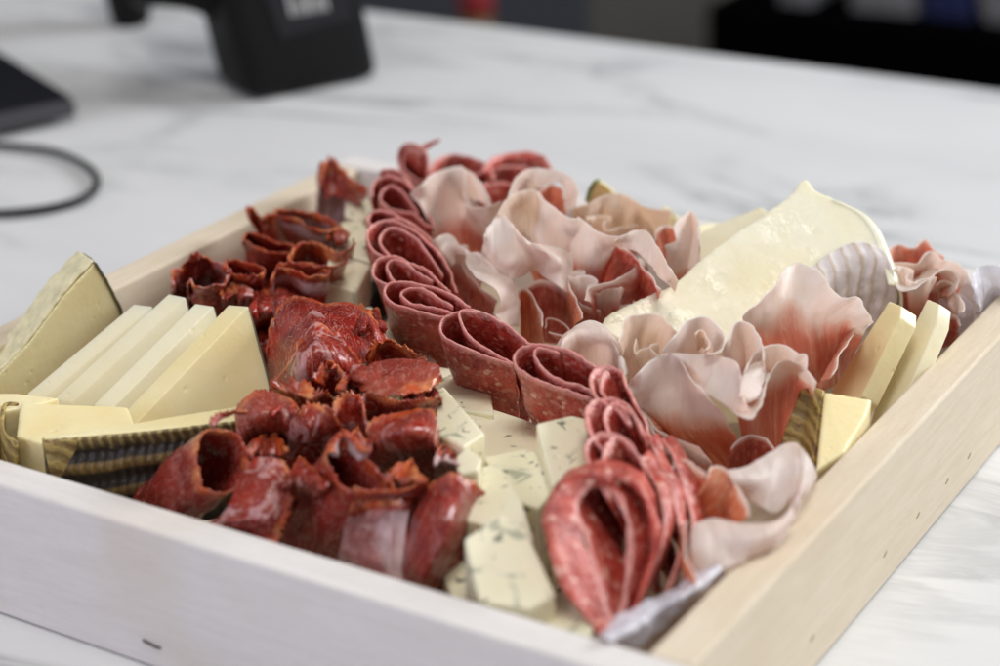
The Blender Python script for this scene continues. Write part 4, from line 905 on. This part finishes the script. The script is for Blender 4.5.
ham('large sweeping ham fold with a white lip, front of the front rosette',
    # left lobe: from salami side round
    ([(66, [(629, 384, 60), (636, 372), (648, 362), (660, 355), (670, 352), (676, 356), (682, 366), (692, 380), (704, 391)]), (58, [(630, 396), (640, 392), (652, 386), (664, 382), (674, 382), (684, 388), (696, 396), (708, 402), (720, 410)]), (46, [(636, 412), (648, 418), (662, 424), (676, 428), (690, 430), (704, 430), (720, 430), (734, 434)]), (28, [(690, 460), (700, 466), (712, 468), (724, 470), (736, 470), (746, 468), (754, 466)])], .42, 'o', {'nv': 34}),
    # white panel over the lip
    ([(67, [(670, 353), (690, 354, 68), (710, 355, 69), (728, 358, 70), (738, 364, 70), (741, 376, 68), (742, 390, 64)]), (66, [(676, 358), (694, 368), (710, 376), (724, 382), (736, 388), (742, 396), (744, 404)]), (62, [(682, 368), (694, 383), (706, 393), (720, 402), (734, 412), (744, 418), (752, 418)])], .98, 'a'),
    # lower lip curling right and up
    ([(64, [(732, 411), (744, 418), (753, 418), (761, 406), (765, 388), (768, 374), (776, 364), (788, 361), (800, 366), (810, 375), (816, 383)]), (58, [(738, 396), (746, 404), (754, 402), (760, 392), (766, 380, 62), (772, 374, 60), (780, 374, 58), (790, 376, 56), (800, 382, 55), (808, 388, 54), (813, 394, 54)]), (44, [(740, 430), (750, 432), (758, 428), (764, 420), (770, 414), (778, 412), (786, 412), (794, 414), (802, 416), (808, 418)]), (30, [(752, 462), (758, 462), (764, 460), (770, 456), (776, 454), (782, 452), (790, 452)])], .30, 'a', {'nv': 34}),
    # little loop
    ([(68, [(741, 396), (740, 384), (744, 372), (752, 364), (764, 360)]), (64, [(742, 400), (748, 402), (757, 398), (763, 386), (766, 374)]), (66, [(746, 388), (748, 380), (754, 374), (760, 370), (765, 370)])], .98, 'a', {'nv': 14}), loc=P(740, 460, 8))
ham('white flap of ham reaching right toward the rinded cheese, above the white lip',
    ([(70, [(740, 384, 62), (744, 370), (751, 357), (762, 349), (778, 344), (790, 348), (798, 355), (806, 356), (804, 370, 66)]), (58, [(746, 390), (752, 376), (760, 368), (770, 364), (780, 364), (788, 368), (796, 372), (802, 374)]), (50, [(752, 402), (758, 392), (766, 384), (774, 382), (782, 384), (790, 388), (798, 390)])], .85, 'a', {'rag': .4}))
ham('pale lilac ham underside below the sweeping fold, above the small front ham',
    ([(50, [(634, 400), (642, 412), (652, 424), (666, 434), (684, 440), (700, 446)]), (38, [(648, 430), (660, 440), (672, 448), (686, 456), (700, 462), (712, 466)]), (24, [(668, 480), (680, 488), (694, 492), (708, 494), (722, 494)])], .55, 'a'))
ham('dark rolled ham core at the bottom of the front rosette',
    ([(44, [(732, 448), (740, 438), (752, 434), (764, 438), (774, 448)]), (36, [(730, 464), (740, 456), (752, 452), (764, 456), (776, 464)]), (24, [(732, 486), (744, 484), (756, 484), (770, 486)])], .0, 'd'))
ham('brown shaded ham strip squeezed between the salami line and the sweeping fold',
    ([(50, [(640, 404), (646, 420), (654, 436), (664, 452), (676, 466)]), (40, [(654, 410), (662, 426), (670, 442), (680, 456), (692, 468)]), (30, [(664, 424), (676, 440), (688, 456), (700, 470)])], .02, 'o'))
def frill(label, x, y, z, L, ang, n, a, h, fat, kind, bend=.25):
    c = P(x, y, z); d = Vector((math.cos(R(ang)), math.sin(R(ang)), 0)); q = Vector((-d.y, d.x, 0))
    rim, mid, low = [], [], []; N = n * 6 + 1
    rg = random.Random(int(x + y)); ph = rg.uniform(0, 6); am = [rg.uniform(.6, 1.3) for _ in range(n + 2)]
    for i in range(N):
        t_ = i / (N - 1); s_ = (t_ - .5) * L; w = math.sin(t_ * n * 2 * math.pi + ph) * a * am[int(t_ * n)]
        arc = q * (-bend * L * (1 - (2 * t_ - 1) ** 2))
        side = d * math.cos(t_ * n * 4 * math.pi + ph) * a * .35
        rim.append(c + (d * s_ + q * w + arc + side + Vector((0, 0, 1.6 * math.sin(t_ * 9 + ph)))) / 1000)
        mid.append(c + (d * s_ * .7 + q * w * .6 + arc * .7 - Vector((0, 0, h * .4))) / 1000)
        low.append(c + (d * s_ * .35 + q * w * .25 + arc * .3 - Vector((0, 0, h))) / 1000)
    tag(sheet('ham_slice', [rim, mid, low], prosc(fat, kind), raw=True, th=.45, nu=130, nv=20, amp=.3, pleat=.6), label, 'ham slice', G_P)
frill('tightly gathered ham frill inside the deep red hollow of the back rosette', 600, 276, 58, 30, -20, 3, 4.5, 30, .22, 'd')
frill('small gathered ham frill under the white edged arching fold', 640, 300, 50, 20, -10, 2, 4, 26, .2, 'd')
frill('gathered ham frill in the pink corner between the pointed white ham and the wavy ribbon', 474, 248, 58, 18, -30, 2, 3.5, 26, .5, 'a')
frill('gathered ham frill between the upright ham panel and the curled bud', 662, 346, 66, 18, -10, 2, 3.5, 28, .6, 'w')
frill('gathered coral ham frill in the far right corner rosette', 914, 268, 60, 22, -20, 3, 4, 26, .3, 'a')
frill('gathered ham frill behind the warm rippled sheet near the back wall', 610, 216, 60, 26, -15, 3, 4, 26, .7, 'w')
# leaf shaped ham in front of the soft cheese
ham('leaf shaped ham slice with white crest standing against the soft cheese',
    ([(70, [(742, 316, 64), (752, 308), (762, 300), (774, 286), (784, 270), (793, 263), (801, 262), (813, 267), (824, 276), (832, 288), (840, 297), (850, 299), (859, 297), (863, 306), (870, 316), (874, 322, 60)]), (60, [(744, 326), (756, 322), (768, 318), (780, 314), (790, 312), (800, 312), (810, 314), (820, 316), (828, 318), (838, 320), (848, 322), (858, 326), (866, 330)]), (44, [(748, 352), (762, 354), (776, 356), (790, 358), (802, 358), (816, 356), (828, 352), (838, 350), (850, 346), (860, 344)]), (28, [(764, 396), (778, 398), (792, 398), (806, 396), (818, 392), (830, 388), (838, 384), (846, 378)])], .40, 'a', {'nu': 100, 'nv': 34, 'rag': .5}),
    ([(58, [(862, 318), (854, 330), (846, 344), (838, 360), (832, 374)]), (48, [(850, 330), (842, 344), (834, 358), (826, 372), (820, 384)]), (34, [(846, 356), (838, 368), (828, 380), (820, 392)])], .06, 'a'), loc=P(805, 390, 8))
# far right rosette
ham('crumpled coral ham rosette in the far right corner',
    ([(60, [(884, 262), (890, 248), (900, 244), (912, 247), (922, 240), (928, 240), (934, 250), (944, 256)]), (54, [(888, 268), (896, 262), (906, 258), (916, 258), (926, 256), (934, 260), (942, 264)]), (40, [(890, 290), (900, 286), (910, 284), (922, 282), (936, 282)])], .0, 'a', {'amp': 1.0}),
    ([(60, [(886, 264), (896, 262), (908, 262), (918, 262), (924, 254, 62), (932, 252, 62), (942, 260), (950, 260), (960, 264), (967, 272), (969, 280)]), (54, [(892, 276), (900, 274), (910, 272), (920, 270), (930, 270), (938, 272), (946, 276), (954, 280), (960, 288)]), (40, [(900, 300), (910, 296), (920, 292), (930, 292), (940, 294), (950, 298), (958, 300)])], .35, 'a', {'amp': 1.0}),
    ([(58, [(894, 276), (896, 286), (904, 292), (914, 290), (922, 284), (932, 276), (944, 270), (954, 272), (958, 280), (955, 288)]), (52, [(898, 268), (902, 276), (910, 280), (918, 278), (926, 272), (934, 268), (942, 270), (948, 278), (950, 288), (950, 296)]), (48, [(906, 266), (912, 268), (918, 268), (926, 266), (932, 266), (938, 274), (940, 286), (942, 296)])], .6, 'a'),
    ([(54, [(936, 284), (944, 280), (952, 284), (958, 294), (964, 306), (962, 312)]), (46, [(932, 296), (940, 294), (948, 296), (954, 304), (958, 314)]), (36, [(930, 316), (938, 314), (948, 316), (956, 322)])], .7, 'a'),
    ([(50, [(900, 292), (912, 294), (924, 290), (936, 290)]), (42, [(902, 310), (914, 310), (926, 308), (938, 308)]), (28, [(906, 340), (918, 340), (930, 340), (942, 340)])], .0, 'd'), loc=P(925, 340, 8))
ham('dark red scrap of ham beside the rightmost cheese slice',
    ([(46, [(938, 322), (944, 316), (952, 314), (958, 318), (960, 326)]), (40, [(936, 332), (944, 328), (952, 326), (958, 330)]), (28, [(938, 350), (946, 348), (954, 346), (960, 346)])], .0, 'd', {'amp': 1.2}))
# small front ham by the right wall
ham('crumpled ham slice with white folds spilling over the right rim at the front',
    ([(56, [(726, 470, 56), (744, 466), (764, 456), (780, 446), (796, 444), (806, 454), (814, 468, 52), (816, 480, 49), (806, 494, 48)]), (54, [(732, 482), (748, 482), (764, 478), (778, 472), (788, 470), (794, 474), (800, 482), (800, 494), (794, 504, 48)]), (48, [(736, 494), (750, 500), (762, 508), (776, 512), (784, 508), (790, 504), (794, 510), (792, 520, 47), (788, 526, 47)])], .97, 'a', {'amp': 1.0}),
    ([(54, [(708, 476), (712, 466), (722, 466), (730, 474), (738, 486), (746, 500), (750, 516)]), (50, [(696, 496), (704, 490), (714, 488), (724, 492), (732, 500), (738, 512), (740, 522)]), (40, [(682, 522), (690, 520), (700, 520), (712, 520), (722, 524), (732, 530)])], .0, 'o', {'amp': .7}),
    ([(54, [(690, 534, 52), (694, 524), (706, 520), (722, 521), (740, 523), (756, 523), (770, 522), (784, 516), (792, 506)]), (52, [(692, 550, 50), (700, 542), (714, 540), (730, 540), (746, 540), (760, 538), (774, 534), (786, 526), (792, 516)]), (47, [(694, 568, 46), (706, 572, 46), (722, 570, 46.8), (738, 564, 46.8), (754, 554, 46.8), (768, 550, 46.8), (780, 544, 46.8), (786, 532, 47)])], .97, 'a', {'amp': 1.0}),
    ([(52, [(686, 520), (684, 540), (688, 560), (698, 580)]), (44, [(680, 530), (678, 548), (682, 568), (692, 588)])], .1, 'o', {'nu': 30}), loc=P(740, 540, 8))
ham('small pink and white ham scrap between the salami folds and the crumpled front ham',
    ([(56, [(672, 470), (676, 460), (686, 460), (696, 466), (706, 472)]), (48, [(678, 490), (684, 482), (692, 480), (700, 482), (706, 488)]), (34, [(680, 516), (688, 512), (696, 510), (704, 512)])], .18, 'a', {'rag': 1.0}))

# ------------------------------------------------------------------ soft ripe wedge
t = empty('soft_cheese_wedge', P(760, 300, 10), 'big creamy soft cheese wedge with a peaked top and striped white rind end', 'cheese wedge')
ba, bb_, bc_ = P(600, 324, 50), P(804, 176, 85), P(800, 310, 52)
bn = (bb_ - ba).cross(bc_ - ba).normalized()
bpts = [(598, 326), (608, 312), (622, 306), (640, 297), (656, 290), (668, 286), (680, 277), (695, 262), (712, 248), (735, 231), (758, 216), (780, 201), (793, 190), (799, 180), (804, 176), (809, 180), (815, 189), (834, 197), (856, 207), (872, 220), (881, 238), (884, 252), (872, 248), (857, 245), (836, 252), (818, 262), (806, 285), (790, 312), (770, 330), (730, 350), (690, 356), (640, 356)]
bf = [PP(x, y, ba, bn) for x, y in bpts]
bb = [p + V(4, 6, -max(6, min(34, p.z * 1000 - 14))) for p in bf]
solid('cut_face', bf, None, BRIE, t, vox=0.6, sm=22, disp=0.3, pts2=bb)
def drop(x, y, dz, out=0.0): return PP(x, y, ba, bn) + V(3 + out * .4, -2 - out, -dz)
top_ = [(812, 268), (822, 259), (836, 250), (850, 244), (862, 243), (874, 247), (884, 254), (890, 264)]
sheet('rind', [[PP(x, y, ba, bn) + V(0, 0, .3) for x, y in top_], [drop(x, y, 5, 1.5) for x, y in top_], [drop(x, y, 16, 2) for x, y in top_], [drop(x, y, 30, -1) for x, y in top_]], WRIND, th=1.4, parent=t, raw=True, amp=.8, nu=90, nv=40, crease=.5)
edge_ = [(838, 199), (852, 205), (864, 211), (874, 221), (882, 236), (888, 252), (893, 268), (897, 284)]
sheet('rind', [[PP(x, y, ba, bn) + V(-2.5, -2, -.4) for x, y in edge_], [PP(x, y, ba, bn) + V(.2, 0, -1.2) for x, y in edge_], [drop(x, y, 6, -3) for x, y in edge_], [drop(x, y, 16, -3) for x, y in edge_], [drop(x, y, 30, -3) for x, y in edge_]], BRIE, th=1.0, parent=t, raw=True, amp=.3, nu=60)

# thin pale slices behind it
t2 = tag(solid('cheese_slice', px([(694, 236, 50), (720, 222, 54), (762, 206, 60), (772, 214, 60), (740, 236, 54), (700, 262, 46)], 50), V(0, 4, -20), MANP, disp=.3), 'pale striped cheese slice lying behind the soft wedge toward the back wall', 'cheese slice')
tag(solid('cheese_slice', px([(694, 224, 50), (728, 220, 50), (742, 222, 50), (736, 232, 47), (696, 238, 47)], 50), V(0, 4, -16), MANP, disp=.3), 'thin cheese slice at the back wall, just left of the striped one', 'cheese slice')
t = empty('cheese_wedge', P(600, 200, 10), 'tip of a green edged cheese wedge poking up behind the warm ham sheet', 'cheese wedge')
solid('cheese_block', px([(587, 198, 60), (592, 184, 66), (598, 181, 68), (606, 185, 66), (618, 196, 60), (612, 214, 50), (588, 214, 50)], 60), V(-3, 5, -1), MAN, t)
sheet('rind', [(68, [(585, 202, 60), (589, 188, 66), (595, 180, 69), (599, 179, 69)]), (64, [(590, 200, 60), (593, 189, 65), (597, 184, 68), (600, 182, 68)])], m_plain('green_rind', (0.20, 0.22, 0.08), 0.6, nz=.3), th=1.0, parent=t, amp=.2, nu=20, nv=6)
tag(solid('cheese_slice', px([(658, 212, 58), (664, 204, 60), (672, 208, 60), (684, 214, 56), (676, 226, 52), (660, 224, 52)], 58), V(-2, 5, -14), MANP), 'small pale cheese corner showing between the warm ham sheet and the pink fold', 'cheese slice')

# ------------------------------------------------------------------ cheese at the right wall
def rslice(face, z0, n, th, label, m):
    t = empty('cheese_slice', P(face[0][0], face[0][1] + 90, 8), label, 'cheese slice', 'cheese slices along the right wall')
    n = Vector(n).normalized(); o = P(face[0][0], face[0][1], z0)
    f = [PP(x, y, o, n) for x, y in face]
    solid('cheese_block', f, -n * th / 1000, m, t, crisp=.5)
    
    return t
rslice([(889, 301), (901, 306), (900, 318), (862, 396), (846, 414), (826, 410), (833, 388)], 62, (-.62, -.52, .58), 7, 'cheese slice standing upright just right of the leaf shaped ham', MAN)
rslice([(927, 299), (939, 304), (937, 322), (906, 396), (886, 440), (866, 440), (876, 402)], 60, (-.62, -.52, .58), 5.5, 'rightmost cheese slice leaning against the right wall', MANP)
t = empty('cheese_wedge', P(840, 460, 8), 'cheese wedge with brown braided rind in front of the two upright cheese slices', 'cheese wedge')
solid('cheese_block', px([(824, 391, 54), (872, 399, 52), (866, 416, 50), (844, 452, 46), (816, 470, 44)], 52), V(-1, 3, -26), MAN, t, disp=.35)
sheet('rind', [(54, [(801, 390), (808, 388), (816, 388), (825, 391)]), (44, [(788, 424), (797, 426), (806, 428), (818, 434, 45)]), (34, [(778, 456), (790, 460), (802, 464), (814, 478)])], HERR, th=1.6, parent=t, amp=.3, nu=40, nv=30)

# ------------------------------------------------------------------ clear film lining
t = empty('plastic_liner', P(650, 620, 8), 'thin clear plastic film lining the tray, crumpled where it shows at its corners', 'plastic film')
sheet('film_fold', [(46, [(598, 638), (612, 622), (636, 606), (664, 590), (692, 574), (716, 560)]), (47, [(608, 642), (626, 632), (650, 618), (676, 600), (702, 584), (722, 568)]), (38, [(640, 646), (656, 634), (676, 616), (696, 600), (716, 584), (728, 576)])], FILM, th=.25, parent=t, amp=2.2, freq=90)
sheet('film_fold', [(60, [(974, 300, 50), (973, 282), (978, 270), (988, 266), (1002, 268), (1020, 276)]), (50, [(980, 308), (982, 296), (988, 288), (996, 286), (1006, 288), (1020, 292)]), (40, [(976, 316), (984, 312), (992, 306), (1000, 302), (1012, 296)])], FILM, th=.25, parent=t, amp=1.6, freq=110)
sheet('film_fold', [(46, [(938, 300), (950, 292), (962, 296), (974, 304)]), (40, [(942, 314), (954, 310), (964, 312), (974, 318)]), (30, [(946, 340), (956, 336), (966, 336), (974, 338)])], FILM, th=.25, parent=t, amp=1.2, freq=110)
